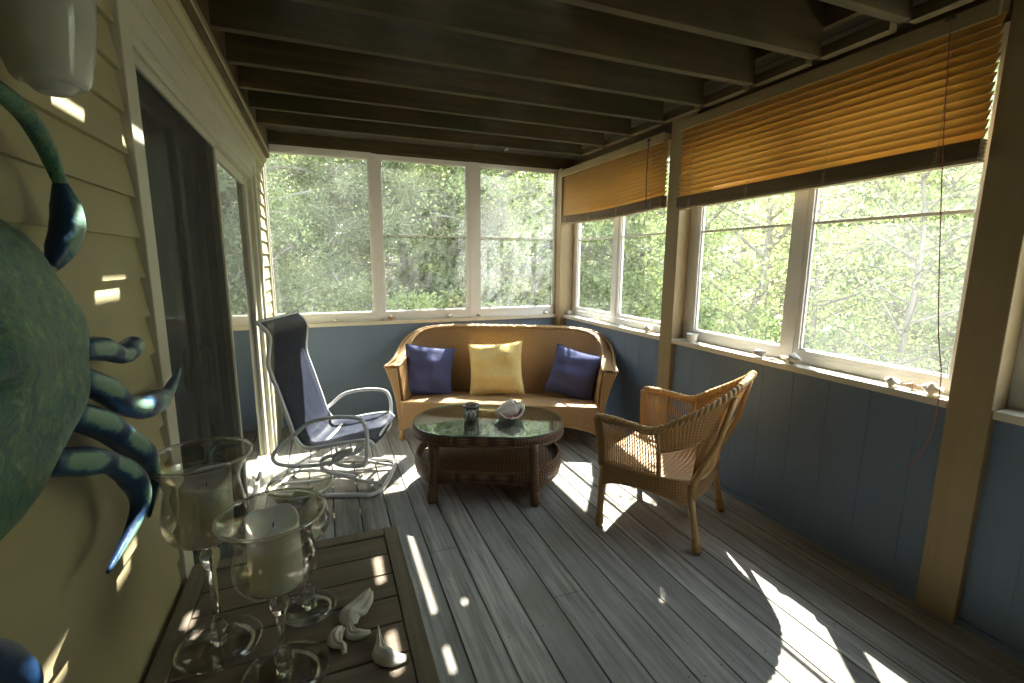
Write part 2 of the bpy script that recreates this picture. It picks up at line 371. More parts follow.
# floor: gapped boards along y, staggered butt joints
PITCH = 0.1516; X0 = 0.873 - 6*PITCH
m = MB(); rnd = random.Random(3)
for i in range(-1, 22):
    xa = X0 + (i)*PITCH + 0.004; xb = X0 + (i+1)*PITCH - 0.004
    if xb < -0.05: continue
    if xa > W+0.1: break
    xa = max(xa, -0.06); xb = min(xb, W+0.14)
    cuts = sorted([0.05, YN] + ([-2.36] if i == 6 else [rnd.uniform(-5.5, -0.6)] if i % 3 == 0 else []), reverse=True)
    for a, b in zip(cuts[:-1], cuts[1:]):
        m.box((xa, b+0.0015, -0.032), (xb, a-0.0015, rnd.uniform(-0.0008, 0.0008)))
    for y in np.arange(YN+0.2, 0, 0.42):
        for dx in (0.03, 0.118):
            if rnd.random() < 0.75:
                k = len(m.v); cx, cy = xa+dx+rnd.uniform(-.006, .006), y+rnd.uniform(-.012, .012); r = rnd.uniform(0.0025, 0.0042)
                m.v += [(cx+r*math.cos(a*PI/3), cy+r*math.sin(a*PI/3), 0.0014) for a in range(6)]; m.face([k+j for j in range(6)], mi=1)
fl = struct(m.build('floor', [M['deck'], M['nail']]))
m = MB()
for y in np.arange(YN+0.2, 0.05, 0.42): m.box((-0.05, y-0.019, -0.2), (W+0.14, y+0.019, -0.034))
struct(m.build('floor_joists', M['under_deck_dark']))

# ceiling: joists (setting) + roof deck boards with a few open gaps
m = MB(); jo = MB(); y = -1.1764
for k in range(0, 17):
    yy = -1.1764 - 0.322*k
    jo.box((0.114, yy-0.019, ZJ), (2.37, yy+0.019, ZR))
jo.box((0.9, -0.02, ZJ+0.14), (W+.1, 0.02, ZR))
struct(jo.build('ceiling_joists', M['joist'], bevel=0.002))
xs = -0.1; i = 0; rr = random.Random(11)
openings = {3: [(-3.0, -1.3, .008)], 8: [(-3.2, -2.3, .008)], 11: [(-2.9, -2.4, .007)], 12: [(-2.85, -2.45, .007)], 13: [(-2.9, -2.5, .007)], 16: [(-1.9, -0.6, .011)], 17: [(-2.2, -0.9, .006)], 10: [(-3.3, -2.2, .006)], 6: [(-3.6, -1.2, .010)]}
openings = {}
def gap(xdeck, ya, yb, wdt): openings.setdefault(round(xdeck, 3), []).append((ya, yb, wdt))
# each gap is where the roof really lets light through: streaks on floor, table and siding
T = ZR+0.02
gap(0.80+0.52*T, -1.75, -0.1, 0.013)          # long streak on the floor by the side table
gap(0.94+0.52*T, -1.15, -0.95, 0.008)
gap(0.54+0.52*(T-0.6), -2.5, -1.15, 0.013)    # streak across the side table
gap(1.313, -3.1, -2.3, 0.007)
gap(1.10, -3.3, -1.9, 0.012)
gap(0.80, -3.35, -2.3, 0.012); gap(0.90, -3.4, -2.2, 0.012)
gap(0.60, -3.6, -2.4, 0.012)
gap(1.79, -2.8, -2.6, 0.006); gap(2.02, -2.8, -2.6, 0.006); gap(0.42, -3.6, -2.5, 0.012)
m = MB(); edges = sorted(openings)
x = -0.12; bounds = [x]
while x < W+0.10:
    nx = x+0.1516
    near = [e for e in edges if x+0.04 < e < nx+0.075]
    if near: nx = near[0]
    bounds.append(nx); x = nx
for a, b in zip(bounds[:-1], bounds[1:]):
    oa = openings.get(round(a, 3), []); ob = openings.get(round(b, 3), [])
    m.box((a+0.010, YN-0.3, ZR+0.0005), (b-0.010, 0.13, ZR+0.016))
    # the gap at b: packed shut except where light comes through
    segs = [(0.13, YN-0.3)]
    for (ya, yb, wd) in ob:
        new = []
        for (s1, s0) in segs:
            if yb < s1 and ya > s0: new += [(s1, yb), (ya, s0)]
            else: new.append((s1, s0))
        segs = new
    for (s1, s0) in segs: m.box((b-0.0102, s0, ZR+0.004), (b+0.0102, s1, ZR+0.015))
struct(m.build('ceiling', M['roof'], bevel=0.0015))
m = MB()
m.box((0.9, 0.0, 2.455), (W+0.09, 0.10, ZR)); m.box((0.0, -0.0, 2.47), (0.9, 0.10, ZR)); m.box((0.02, -0.035, 2.478), (0.14, -0.0, ZR))
struct(m.build('beam_back', M['joist']))
m = MB(); m.box((0.03, YN, 2.345), (0.075, -0.01, ZR-.002)); struct(m.build('beam_left', M['joist_y']))
# blocking between joists + rim on the right
m = MB()
for k in range(0, 12):
    yy = -1.1764 - 0.322*k
    m.box((2.38, yy-0.322+0.055, 2.333), (2.42, yy-0.005, 2.375))
struct(m.build('trim_3', M['joist_y']))
m = MB(); m.box((W+0.12, YN, 2.42), (W+0.16, 0.1, ZR-.002)); m.box((2.37, YN, 2.44), (2.40, -1.2, ZR-.002))
struct(m.build('beam_right', M['joist_y']))

# ---- house wall (left) with clapboard siding; door opening y -3.04..-0.75, z 0..2.06
DY0, DY1, DZ = -3.04, -0.74, 2.065
m = MB(); ex = 0.0985; z = 1.854 - 19*ex
spans_low = [(YN, -3.122), (-0.56, 0.0)]
while z < 2.24:
    zt = z+ex
    sp = spans_low if z < 2.16 else [(YN, 0.0)]
    for (a, b) in sp:
        z0 = max(z, 0.0)
        if zt <= 0.01: continue
        k = len(m.v)
        m.v += [(0.016, a, z0), (0.016, b, z0), (0.003, b, zt+.004), (0.003, a, zt+.004), (-0.05, a, z0), (-0.05, b, z0), (-0.05, b, zt+.004), (-0.05, a, zt+.004)]
        for q in ((0, 1, 2, 3), (4, 7, 6, 5), (0, 4, 5, 1), (2, 6, 7, 3), (1, 5, 6, 2), (0, 3, 7, 4)): m.face([k+j for j in q])
    z = zt
struct(m.build('wall_left', M['siding']))
# stepped frieze above the door
m = MB(); prof = [(0.0, 2.235), (0.016, 2.235), (0.016, 2.262), (0.036, 2.285), (0.036, 2.305), (0.052, 2.32), (0.052, 2.345), (0.08, 2.37), (0.08, 2.40), (0, 2.40)]
k = len(m.v)
for yv in (YN, -0.012): m.v += [(a, yv, b) for a, b in prof]
n_ = len(prof)
for j in range(n_): m.face((k+j, k+(j+1) % n_, k+n_+(j+1) % n_, k+n_+j))
m.face([k+j for j in range(n_)]); m.face([k+n_+j for j in range(n_)][::-1])
struct(m.build('trim_1', M['siding']))
# door casing
m = MB()
m.box((-0.05, -3.122, 0), (0.026, DY0, 2.165)); m.box((-0.05, -0.66, 0), (0.026, -0.56, 2.165)); m.box((-0.05, -3.122, 2.165), (0.03, -0.56, 2.235))
m.box((-0.05, DY0, 2.10), (0.018, -0.66, 2.165)); m.box((-0.05, DY0, 2.065), (0.008, -0.66, 2.10)); m.box((-0.05, DY0, 0), (0.010, DY0+0.02, 2.10))
m.box((-0.05, DY1, 0), (0.010, -0.66, 2.10)); m.box((-0.10, DY0, -0.02), (0.03, DY1, 0.035))
struct(m.build('trim_2', M['trim'], bevel=0.003))
# sliding door: near screen panel, far glass panel, inner sliding sash with handles
d = bpy.data.objects.new('door_1', None); C.objects.link(d); struct(d)
def frame_panel(mb, y0, y1, z0, z1, x0, x1, w_):
    mb.box((x0, y0, z0), (x1, y0+w_, z1)); mb.box((x0, y1-w_, z0), (x1, y1, z1)); mb.box((x0, y0+w_, z0), (x1, y1-w_, z0+w_)); mb.box((x0, y0+w_, z1-w_), (x1, y1-w_, z1))
m = MB(); frame_panel(m, DY0+0.02, -1.87, 0.035, 2.062, -0.022, -0.004, 0.03); m.build('screen_frame', M['trim'], d, bevel=0.002)
m = MB(); m.box((-0.014, DY0+0.05, 0.065), (-0.013, -1.90, 2.032)); m.build('insect_screen', M['darkscreen'], d)
m = MB(); frame_panel(m, -1.87, DY1, 0.035, 2.062, -0.045, -0.024, 0.055); m.box((-0.045, -0.87, 0.03), (-0.018, DY1, 2.062)); m.build('fixed_frame', M['trim'], d, bevel=0.002)
m = MB(); m.box((-0.037, -1.82, 0.08), (-0.035, -0.79, 2.01)); m.build('fixed_glass', M['doorglass'], d)
m = MB(); frame_panel(m, DY0+0.02, -2.30, 0.035, 2.062, -0.085, -0.055, 0.07); frame_panel(m, -2.42, -1.80, 0.035, 2.062, -0.125, -0.095, 0.07); sash = m.build('sliding_sash', M['bronze'], d, bevel=0.003)
m = MB(); m.box((-0.072, DY0+0.08, 0.1), (-0.070, -2.36, 2.0)); m.box((-0.112, -2.36, 0.1), (-0.110, -1.86, 2.0)); m.build('sash_glass', M['sashglass'], d)
for yy, xx in ((-2.335, -0.055), (-2.22, -0.095)):
    m = MB(); m.tube(cr([(xx, yy, 0.97), (xx+.028, yy, 0.985), (xx+.03, yy, 1.06), (xx+.028, yy, 1.135), (xx, yy, 1.15)], 4), 0.009); m.build('door_handle', M['bronze'], sash)
# dark interior behind the door
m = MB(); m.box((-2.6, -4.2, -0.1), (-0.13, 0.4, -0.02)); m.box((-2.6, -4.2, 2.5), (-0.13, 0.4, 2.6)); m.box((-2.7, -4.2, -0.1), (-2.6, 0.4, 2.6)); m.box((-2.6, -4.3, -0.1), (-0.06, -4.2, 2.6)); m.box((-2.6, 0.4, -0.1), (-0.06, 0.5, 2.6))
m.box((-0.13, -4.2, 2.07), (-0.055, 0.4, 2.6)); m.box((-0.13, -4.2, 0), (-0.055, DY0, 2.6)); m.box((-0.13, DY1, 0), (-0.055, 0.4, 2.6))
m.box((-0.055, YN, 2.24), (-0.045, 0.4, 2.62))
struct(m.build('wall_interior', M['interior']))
m = MB()
m.grid(lambda u, v: (-0.30+0.02*math.sin(u*2*PI*9), -2.15+u*0.42, 0.05+v*2.0), 90, 1); struct(m.build('trim_4', m_fabric('curtain_cloth', (0.20, 0.205, 0.195)), solid=0.003))

# ---- back wall
def vgroove_panel(mb, a, b, z0, z1, face, axis):  # plain sheet with narrow vertical grooves every 0.2
    if axis == 'x':
        x = a
        while x < b-1e-4:
            e = min(x+0.2, b); mb.box((x+0.0015, face, z0), (e-0.0015, face+0.03, z1)); x = e
        mb.box((a, face+0.002, z0), (b, face+0.035, z1))
    else:
        x = a
        while x < b-1e-4:
            e = min(x+0.2, b); mb.box((face, x+0.0015, z0), (face+0.03, e-0.0015, z1)); x = e
        mb.box((face+0.002, a, z0), (face+0.035, b, z1))
m = MB(); vgroove_panel(m, 0.0, W, 0.0, SZ0, 0.0, 'x'); struct(m.build('wall_back', M['blue']))
m = MB(); vgroove_panel(m, YN, 0.0, 0.0, SZ0, W, 'y'); struct(m.build('wall_right', M['blue']))
m = MB(); m.box((W-0.016, YN, 0.0), (W, 0.0, 0.032)); struct(m.build('baseboard_right', M['blue'], bevel=0.004))
m = MB(); m.box((0.02, -0.016, 0.0), (W-0.016, 0.0, 0.032)); struct(m.build('baseboard_back', M['blue'], bevel=0.004))
m = MB(); m.box((0.018, -0.036, SZ0), (W-0.036, 0.04, SZ1)); struct(m.build('sill_back', M['sill'], bevel=0.004))
m = MB()
for a, b in ((-1.685, 0.04), (-3.512, -1.824), (YN, -3.66)): m.box((W-0.036, a, SZ0), (GX+0.03, b, SZ1))
struct(m.build('sill_right', M['sill'], bevel=0.004))
def window(name, axis, p, a, b, z0, z1, bars, pane='pane', ws=0.03, depth=0.04):
    """one glazed panel: frame, meeting bar and pane"""
    o = bpy.data.objects.new(name, None); C.objects.link(o); struct(o)
    def B(mb, s0, s1, za, zb, d0, d1):
        if axis == 'x': mb.box((s0, p+d0, za), (s1, p+d1, zb))
        else: mb.box((p+d0, s0, za), (p+d1, s1, zb))
    m = MB()
    B(m, a-ws, a, z0-ws, z1+ws, 0, depth); B(m, b, b+ws, z0-ws, z1+ws, 0, depth); B(m, a, b, z0-ws, z0, 0, depth); B(m, a, b, z1, z1+ws, 0, depth)
    B(m, a, a+.008, z0, z1, .012, .026); B(m, b-.008, b, z0, z1, .012, .026); B(m, a+.008, b-.008, z0, z0+.008, .012, .026); B(m, a+.008, b-.008, z1-.008, z1, .012, .026)
    m.build('window_frame', M['white'], o, bevel=0.002)
    for zb in bars:
        m = MB(); B(m, a+.008, b-.008, zb-0.007, zb+0.007, 0.008, 0.03); m.build('meeting_bar', M['white'], o)
    m = MB(); B(m, a+0.002, b-0.002, z0+0.002, z1-0.002, 0.018, 0.0195); m.build('window_pane', M[pane], o)
    return o
window('window_1', 'x', 0.005, 0.028, 0.866, 1.03, 2.405, [])
window('window_2', 'x', 0.005, 0.975, 1.782, 1.03, 2.415, [1.74])
window('window_3', 'x', 0.005, 1.925, 2.748, 1.03, 2.42, [1.74], 'hazy')
m = MB()   # mullions and rails between the sashes
for a, b in ((0.896, 0.945), (1.812, 1.895)): m.box((a, 0.0, SZ1), (b, 0.05, 2.46))
m.box((0.0, 0.008, SZ1), (2.79, 0.05, 1.0)); m.box((0.0, 0.004, 2.435), (2.79, 0.05, 2.465)); m.box((-0.02, 0.0, 0.9), (0.0, 0.05, 2.46))
struct(m.build('trim_5', M['white'], bevel=0.002))
window('window_4', 'y', GX, -0.835, -0.18, 1.03, 2.30, [1.73]); window('window_5', 'y', GX, -1.64, -0.955, 1.03, 2.30, [1.73])
window('window_6', 'y', GX, -2.632, -1.925, 1.02, 2.30, [1.72]); window('window_7', 'y', GX, -3.455, -2.75, 1.02, 2.30, [1.72], 'hazy')
window('window_8', 'y', GX, -4.5, -3.76, 1.02, 2.30, [1.72]); 
m = MB()
for a, b in ((-0.925, -0.865), (-2.72, -2.662), (-4.59, -4.53)): m.box((GX-0.006, a, SZ1), (GX+0.05, b, 2.40))
for a, b in ((-1.69, -0.14), (-3.512, -1.82), (YN, -3.66)): m.box((GX-0.001, a, SZ1), (GX+0.045, b, 0.992)); m.box((GX, a, 2.33), (GX+0.045, b, 2.42))
m.box((GX, -0.15, .9), (GX+.045, -0.09, 2.42)); m.box((GX, -1.70, .9), (GX+.045, -1.67, 2.42)); m.box((GX, -1.895, .9), (GX+.045, -1.80, 2.42)); m.box((GX, -3.54, .9), (GX+.045, -3.485, 2.42)); m.box((GX, -3.73, .9), (GX+.045, -3.64, 2.42))
struct(m.build('trim_6', M['white'], bevel=0.002))
# posts
def post(name, x0, x1, y0, y1, ztop):
    m = MB(); m.box((x0, y0, 0.0), (x1, y1, ztop)); return struct(m.build(name, M['post'], bevel=0.004))
post('post_1', 2.822, 2.93, -1.822, -1.688, 2.44+.12)
post('post_2', 2.822, 2.93, -3.656, -3.514, 2.44+.12)
post('post_3', 2.772, 2.93, -0.10, 0.055, 2.455)
post('post_4', 2.822, 2.93, -5.30, -5.16, 2.44+.12)
m = MB(); m.box((0.0, -0.03, 0.0), (0.024, -0.0, 2.47)); m.box((-0.05, -0.015, 0), (0.0, 0.05, 2.47)); struct(m.build('trim_7', M['trim']))
# near end behind the camera, unseen: made solid to keep light out
m = MB(); m.box((0, YN-0.05, 0), (W+0.1, YN, ZR)); struct(m.build('light_block_front', M['siding']))
m = MB(); m.box((GX, YN, 0.95), (GX+0.04, -4.6, 2.42)); struct(m.build('light_block_side', M['siding']))  # unseen panel added in place of more windows, cuts the side light

# ground
m = MB(); N = 60
def gz(x, y): return -0.95 + 0.12*math.sin(x*0.7+1)*math.cos(y*0.6) + (0.05*max(0, math.hypot(x-1, y)-8))
m.grid(lambda u, v: ((u-0.35)*90, (v-0.35)*90, gz((u-0.35)*90, (v-0.35)*90)), N, N)
n = NT('leaf_litter'); v = n.geo(); f = n.noise(v, 0.8, 5); g = n.noise(v, 9, 4)
col = n.mix(f, (0.34, 0.28, 0.19), (0.10, 0.17, 0.04)); col = n.mix(g, col, (0.46, 0.38, 0.28)); n.base(col, 0.9)
struct(m.build('ground', n.m))
scn.view_layers[0].update()

# ------------------------------------------------------------------ wicker furniture
def shell_part(name, mat, parent, bot, top, n=90, nv=10, prof=None, solid=0.012):
    """woven sheet between two plan curves; prof(t) bends it outwards"""
    L = plen(top); H = sum((sample(top, i/8)-sample(bot, i/8)).length for i in range(9))/9
    acc = [0.0]
    for i in range(len(top)-1): acc.append(acc[-1]+(top[i+1]-top[i]).length)
    def even(u):      # even spacing of the stakes along the rim
        d = u*acc[-1]; i = 0
        while i < len(acc)-2 and acc[i+1] < d: i += 1
        return min(1.0, (i+(d-acc[i])/max(1e-9, acc[i+1]-acc[i]))/(len(top)-1))
    def f(u, v):
        u = even(u); a, b = sample(bot, u), sample(top, u); t = prof(v) if prof else v
        return (a.x+(b.x-a.x)*t, a.y+(b.y-a.y)*t, a.z+(b.z-a.z)*v)
    m = MB(); m.grid(f, n, nv, L, H); return m.build(name, mat, parent, solid=solid)
def braid(name, mat, parent, path, r=0.017, turns=0.03, closed=False):
    """rope-twisted rim: two strands wound round the path"""
    m = MB(); L = plen(path); n = max(24, int(L/0.008)); 
    for ph in (0, PI):
        pts = []
        for i in range(n+1):
            t = i/n; p = sample(path, t); q = sample(path, min(1, t+0.004)); q0 = sample(path, max(0, t-0.004)); tg = (q-q0).normalized()
            s = tg.cross(Vector((0, 0, 1)))
            s = s.normalized() if s.length > 1e-3 else Vector((1, 0, 0)); bb = s.cross(tg); a = t*L/turns*PI+ph
            pts.append(p + r*0.45*(math.cos(a)*s+math.sin(a)*bb))
        m.tube(pts, r*0.72, 6)
    return m.build(name, mat, parent)

def wicker_leg(mb, foot, topp, r=0.019, wrap=True):
    f, t = Vector(foot), Vector(topp)
    pts = [f, f+(t-f)*0.04, f+(t-f)*0.16, f+(t-f)*0.2, t]
    mb.tube(pts, [r*1.0, r*1.25, r*1.22, r, r*1.12], 12)
    if wrap:
        for k in range(6): p = f+(t-f)*(0.05+0.018*k); mb.tube([p, p+(t-f)*0.01], r*1.36, 12)

# --- sofa; local u along the front, v to the back, origin at front left foot
SA = -0.459; sofa = thing('wicker_sofa', 'honey wicker sofa with curved back, standing in the far corner under the windows', 'sofa', (0.984, -0.706, 0), SA)
SW = 1.66
def mirror(pts, w_): return pts + [(w_-p[0], p[1], p[2]) for p in pts[::-1]]
outer_top = cr(mirror([(-0.118, -0.01, 0.632), (-0.125, 0.14, 0.635), (-0.135, 0.30, 0.65), (-0.15, 0.45, 0.69), (-0.115, 0.58, 0.775), (0.02, 0.66, 0.856), (0.25, 0.685, 0.888), (0.6, 0.69, 0.895)], SW), 8)
outer_bot = cr(mirror([(-0.012, 0.0, 0.16), (-0.012, 0.14, 0.16), (-0.012, 0.28, 0.16), (-0.01, 0.42, 0.16), (0.04, 0.52, 0.16), (0.14, 0.555, 0.16), (0.3, 0.56, 0.16), (0.6, 0.56, 0.16)], SW), 8)
inner_top = cr(mirror([(-0.012, -0.005, 0.64), (-0.02, 0.14, 0.645), (-0.035, 0.30, 0.66), (-0.055, 0.44, 0.70), (-0.03, 0.53, 0.78), (0.06, 0.60, 0.856), (0.26, 0.64, 0.888), (0.6, 0.65, 0.895)], SW), 8)
inner_bot = cr(mirror([(0.022, 0.0, 0.32), (0.022, 0.14, 0.32), (0.022, 0.28, 0.31), (0.03, 0.40, 0.30), (0.06, 0.475, 0.29), (0.14, 0.505, 0.29), (0.3, 0.51, 0.29), (0.6, 0.51, 0.29)], SW), 8)
flare = lambda t: t**2.2*0.85+0.15*t
body = shell_part('outer_shell', M['wicker'], sofa, outer_bot, outer_top, 150, 16, flare, 0.008)
back = shell_part('backrest', M['wicker'], sofa, inner_bot, inner_top, 150, 14, lambda t: t**1.4, 0.008)
m = MB()
def capf(u, v):
    a, b = sample(inner_top, u), sample(outer_top, u); p = a.lerp(b, v); p.z += 0.014*math.sin(v*PI); return p
m.grid(capf, 150, 4, plen(outer_top), 0.09); m.build('arm_cap', M['wicker'], sofa, solid=0.004)
braid('rim_braid', M['cane'], sofa, [p+Vector((0, 0, 0.008)) for p in outer_top], 0.014)
braid('inner_braid', M['cane'], sofa, [p+Vector((0, 0, 0.006)) for p in inner_top], 0.011)
for sgn, ux in ((1, 0), (-1, SW)):       # front face of each arm, widening upwards
    m = MB(); io, it, oo, ot = (0.022, 0.64), None, None, None
    def af(u, v, s=sgn, x0=ux):
        zz = 0.09+v*0.545; t = max(0, (zz-0.16)/0.475); out = -0.014-0.104*flare(t); inn = 0.024-0.034*t
        x = inn+(out-inn)*u; return (x0+s*x, -0.008, zz)
    m.grid(af, 6, 20, 0.08, 0.55); m.build('arm_front', M['wicker'], sofa, solid=0.014)
    e = [Vector(af(1, k/20)) for k in range(21)]; m = MB(); m.tube(e, 0.009); m.build('arm_edge', M['cane'], sofa)
m = MB()      # seat: slight dip to the back, rounded front
def sf(u, v):
    x = 0.02+u*(SW-0.04); y = -0.012+v*0.53; return (x, y, 0.345-0.055*v-0.018*max(0, 1-v*14)**2+0.008*math.sin(u*PI)*math.sin(v*PI))
m.grid(sf, 40, 14, SW, 0.52); m.build('seat', M['wicker'], sofa, solid=0.014)
m = MB()
def apf(u, v):
    x = 0.0+u*SW; e = 1-(abs(u-0.5)*2)**5; zb = 0.10+0.085*e; return (x, -0.014, zb+v*(0.338-zb))
m.grid(apf, 60, 8, SW, 0.17); m.build('apron', M['wicker'], sofa, solid=0.012)
m = MB(); m.tube([Vector(apf(i/40, 0)) for i in range(41)], 0.008); m.tube([Vector(apf(i/40, 1)) for i in range(41)], 0.011); m.build('apron_edge', M['cane'], sofa)
for (fx, fy, tx, ty) in ((0.0, 0.0, 0.005, 0.01), (SW-0.01, 0.0, SW-0.005, 0.01), (0.08, 0.56, 0.1, 0.48), (SW-0.08, 0.56, SW-0.1, 0.48)):
    m = MB(); wicker_leg(m, (fx, fy, 0), (tx, ty, 0.30)); m.build('leg', M['cane'], sofa)

def pillow(name, label, w_, h_, th, mat, loc, rot, seed, cat='cushion', parent=None):
    m = MB(); rn = random.Random(seed); ph = [rn.uniform(0, 6) for _ in range(6)]
    for sgn in (1, -1):
        def f(u, v, s=sgn):
            x, y = 2*u-1, 2*v-1
            k = max(0.0, (1-abs(x)**2.6)*(1-abs(y)**2.6))**0.55
            px = x*(1-0.09*(1-y*y)*abs(x)**2); py = y*(1-0.09*(1-x*x)*abs(y)**2)
            wr = 0.06*math.sin(5*x+ph[0]+3*y)+0.05*math.sin(9*y-4*x*y+ph[1])+0.04*math.sin(11*x*y+ph[2])
            return (px*w_/2, s*th*k*(0.5+wr*k), py*h_/2)
        if sgn == 1: m.grid(lambda u, v: f(1-u, v), 28, 28, w_, h_)
        else: m.grid(f, 28, 28, w_, h_)
    o = m.build(name, mat); o.location = loc; o.rotation_euler = rot; tag(o, label, cat); 
    # welted seam
    s = MB(); e = []
    for (a, b, n_) in (((-1, -1), (1, -1), 14), ((1, -1), (1, 1), 14), ((1, 1), (-1, 1), 14), ((-1, 1), (-1, -1), 14)):
        for i in range(n_):
            x = a[0]+(b[0]-a[0])*i/n_; y = a[1]+(b[1]-a[1])*i/n_
            e.append(((x*(1-0.09*(1-y*y)*abs(x)**2))*w_/2, 0, (y*(1-0.09*(1-x*x)*abs(y)**2))*h_/2))
    s.tube(e, 0.004, 6, closed=True); s.build('piping', mat, o)
    return o
Ms = Matrix.Translation((0.984, -0.706, 0)) @ Matrix.Rotation(SA, 4, 'Z')
def sl(u, v, z): return tuple(Ms @ Vector((u, v, z)))
pillow('throw_pillow', 'navy blue throw pillow leaning in the left corner of the wicker sofa', 0.46, 0.46, 0.17, M['navy'], sl(0.155, 0.36, 0.525), (-0.30, 0.16, SA+0.45), 1, 'pillow')
pillow('throw_pillow', 'pale yellow throw pillow in the middle of the wicker sofa', 0.50, 0.48, 0.17, M['yellow'], sl(0.76, 0.40, 0.55), (-0.32, -0.08, SA), 5, 'pillow')
pillow('throw_pillow', 'navy blue throw pillow leaning in the right corner of the wicker sofa', 0.44, 0.44, 0.17, M['navy'], sl(1.46, 0.37, 0.525), (-0.30, 0.22, SA-0.25), 9, 'pillow')

# --- coffee table
TC = (1.425, -1.69, 0); TA = -0.432
table = thing('wicker_coffee_table', 'dark brown wicker coffee table with oval glass top in front of the sofa', 'coffee table', TC, TA)
def stadium(hl, hw, n=16, k=1.0):
    pts = []; ex = hl-hw*k
    for s, a0 in ((1, -PI/2), (-1, PI/2)):
        for i in range(n+1):
            a = a0+PI*i/n; pts.append((s*ex+hw*k*math.cos(a), hw*math.sin(a)))
    return pts
def ring(hl, hw, z, k=1.0): return [Vector((x, y, z)) for x, y in stadium(hl, hw, 16, k)]
m = MB(); m.poly(stadium(0.50, 0.325, 20, 0.95), 0.442, 0.449)
gt = m.build('glass_top', [M['tableglass']], table, bevel=0.002)
m = MB(); e = ring(0.501, 0.326, 0.4455, 0.95); m.tube(e, 0.0033, 6, closed=True); m.build('glass_rim', M['glass_edge'], table)
m = MB(); m.poly(stadium(0.475, 0.30, 20, 0.95), 0.418, 0.436); m.build('top_panel', M['wicker_brown'], table)
m = MB()
def rimf(u, v):
    P = ring(0.505, 0.33, 0, 0.95); n = len(P); x = u*n; i = int(x) % n; p = P[i].lerp(P[(i+1) % n], x-int(x)); a = -PI*0.5+v*PI*1.0
    c = Vector((p.x, p.y, 0)); d = c.normalized(); return (p.x+d.x*0.018*math.cos(a)-d.x*.01, p.y+d.y*0.018*math.cos(a)-d.y*.01, 0.412+0.030*math.sin(a))
m.grid(rimf, 110, 8, 2.4, 0.09, closed=True); m.build('top_rim', M['wicker_brown'], table)
e = ring(0.505, 0.33, 0.384, 0.95); braid('rim_braid', M['cane_brown'], table, e+[e[0]], 0.010)
m = MB(); m.poly(stadium(0.47, 0.30, 20, 0.95), 0.172, 0.19); m.build('shelf', M['wicker_brown'], table)
m = MB()
def shf(u, v):
    P = ring(0.485, 0.315, 0, 0.95); n = len(P); x = u*n; i = int(x) % n; p = P[i].lerp(P[(i+1) % n], x-int(x))
    endness = min(1, max(0, (abs(p.x)-0.27)/0.1)); zb = 0.115+0.035*(1-(min(1, abs(p.x)/0.33))**2) ; zt = 0.205+0.03*endness
    if endness > 0: zb = 0.115
    s = 1+0.06*math.sin(v*PI)*0.5; return (p.x*s, p.y*s, zb+(zt-zb)*v)
m.grid(shf, 120, 6, 2.4, 0.11, closed=True); m.build('shelf_apron', M['wicker_brown'], table, solid=0.008)
e = [Vector(shf(i/60, 1)) for i in range(60)]; braid('shelf_braid', M['cane_brown'], table, e+[e[0]], 0.011)
e = [Vector(shf(i/60, 0)) for i in range(60)]; m = MB(); m.tube(e, 0.008, 6, closed=True); m.build('apron_edge', M['cane_brown'], table)
for sx in (-1, 1):
    for sy in (-1, 1):
        m = MB(); x, y = sx*0.315, sy*0.285
        m.tube([(x*1.03, y*1.10, 0), (x*1.04, y*1.11, 0.03), (x*1.03, y*1.09, 0.07), (x*1.0, y*1.03, 0.11), (x, y*1.02, 0.2), (x*0.98, y, 0.3), (x, y, 0.40)], [0.026, 0.031, 0.030, 0.022, 0.027, 0.030, 0.034], 14, uvseg=[0, .03, .07, .11, .2, .3, .4])
        # wound cane wrapping
        for k in range(26): zz = 0.012+k*0.0150; t = zz/0.4; m.tube([(x*(1.03-0.04*t), y*(1.10-0.11*min(1, t*2.2)), zz), (x*(1.03-0.04*t), y*(1.10-0.11*min(1, t*2.2)), zz+0.008)], (0.0315 if zz < 0.09 else 0.0285+0.008*t), 12)
        m.build('leg', M['cane_brown'], table)

# votive holder: woven metal over glass with a candle
Mt = Matrix.Translation(TC) @ Matrix.Rotation(TA, 4, 'Z')
vt = thing('votive_holder', 'small dark lattice votive holder with candle on the glass table top', 'candle holder', (1.318, -1.655, 0.449)); vt.scale = (1.3, 1.3, 1.1)
m = MB(); m.lathe([(0.0, 0.0), (0.030, 0.0), (0.034, 0.01), (0.037, 0.085), (0.035, 0.085), (0.032, 0.012), (0, 0.008)], 24); m.build('glass_cup', M['bowl'], vt)
m = MB()
for r_, z_ in ((0.034, 0.006), (0.040, 0.083), (0.042, 0.090)): m.tube([(r_*math.cos(a*PI/12), r_*math.sin(a*PI/12), z_) for a in range(24)], 0.0035, 6, closed=True)
for k in range(10):
    for s in (1, -1):
        m.tube([((0.035+0.005*t)*math.cos(2*PI*k/10+s*t*0.75), (0.035+0.005*t)*math.sin(2*PI*k/10+s*t*0.75), 0.006+0.08*t) for t in (0, .25, .5, .75, 1)], 0.0018, 5)
m.build('metal_lattice', M['bronze'], vt)
m = MB(); m.lathe([(0, 0.01), (0.028, 0.01), (0.028, 0.05), (0.01, 0.049), (0, 0.048)], 20); m.build('candle', M['wax'], vt)

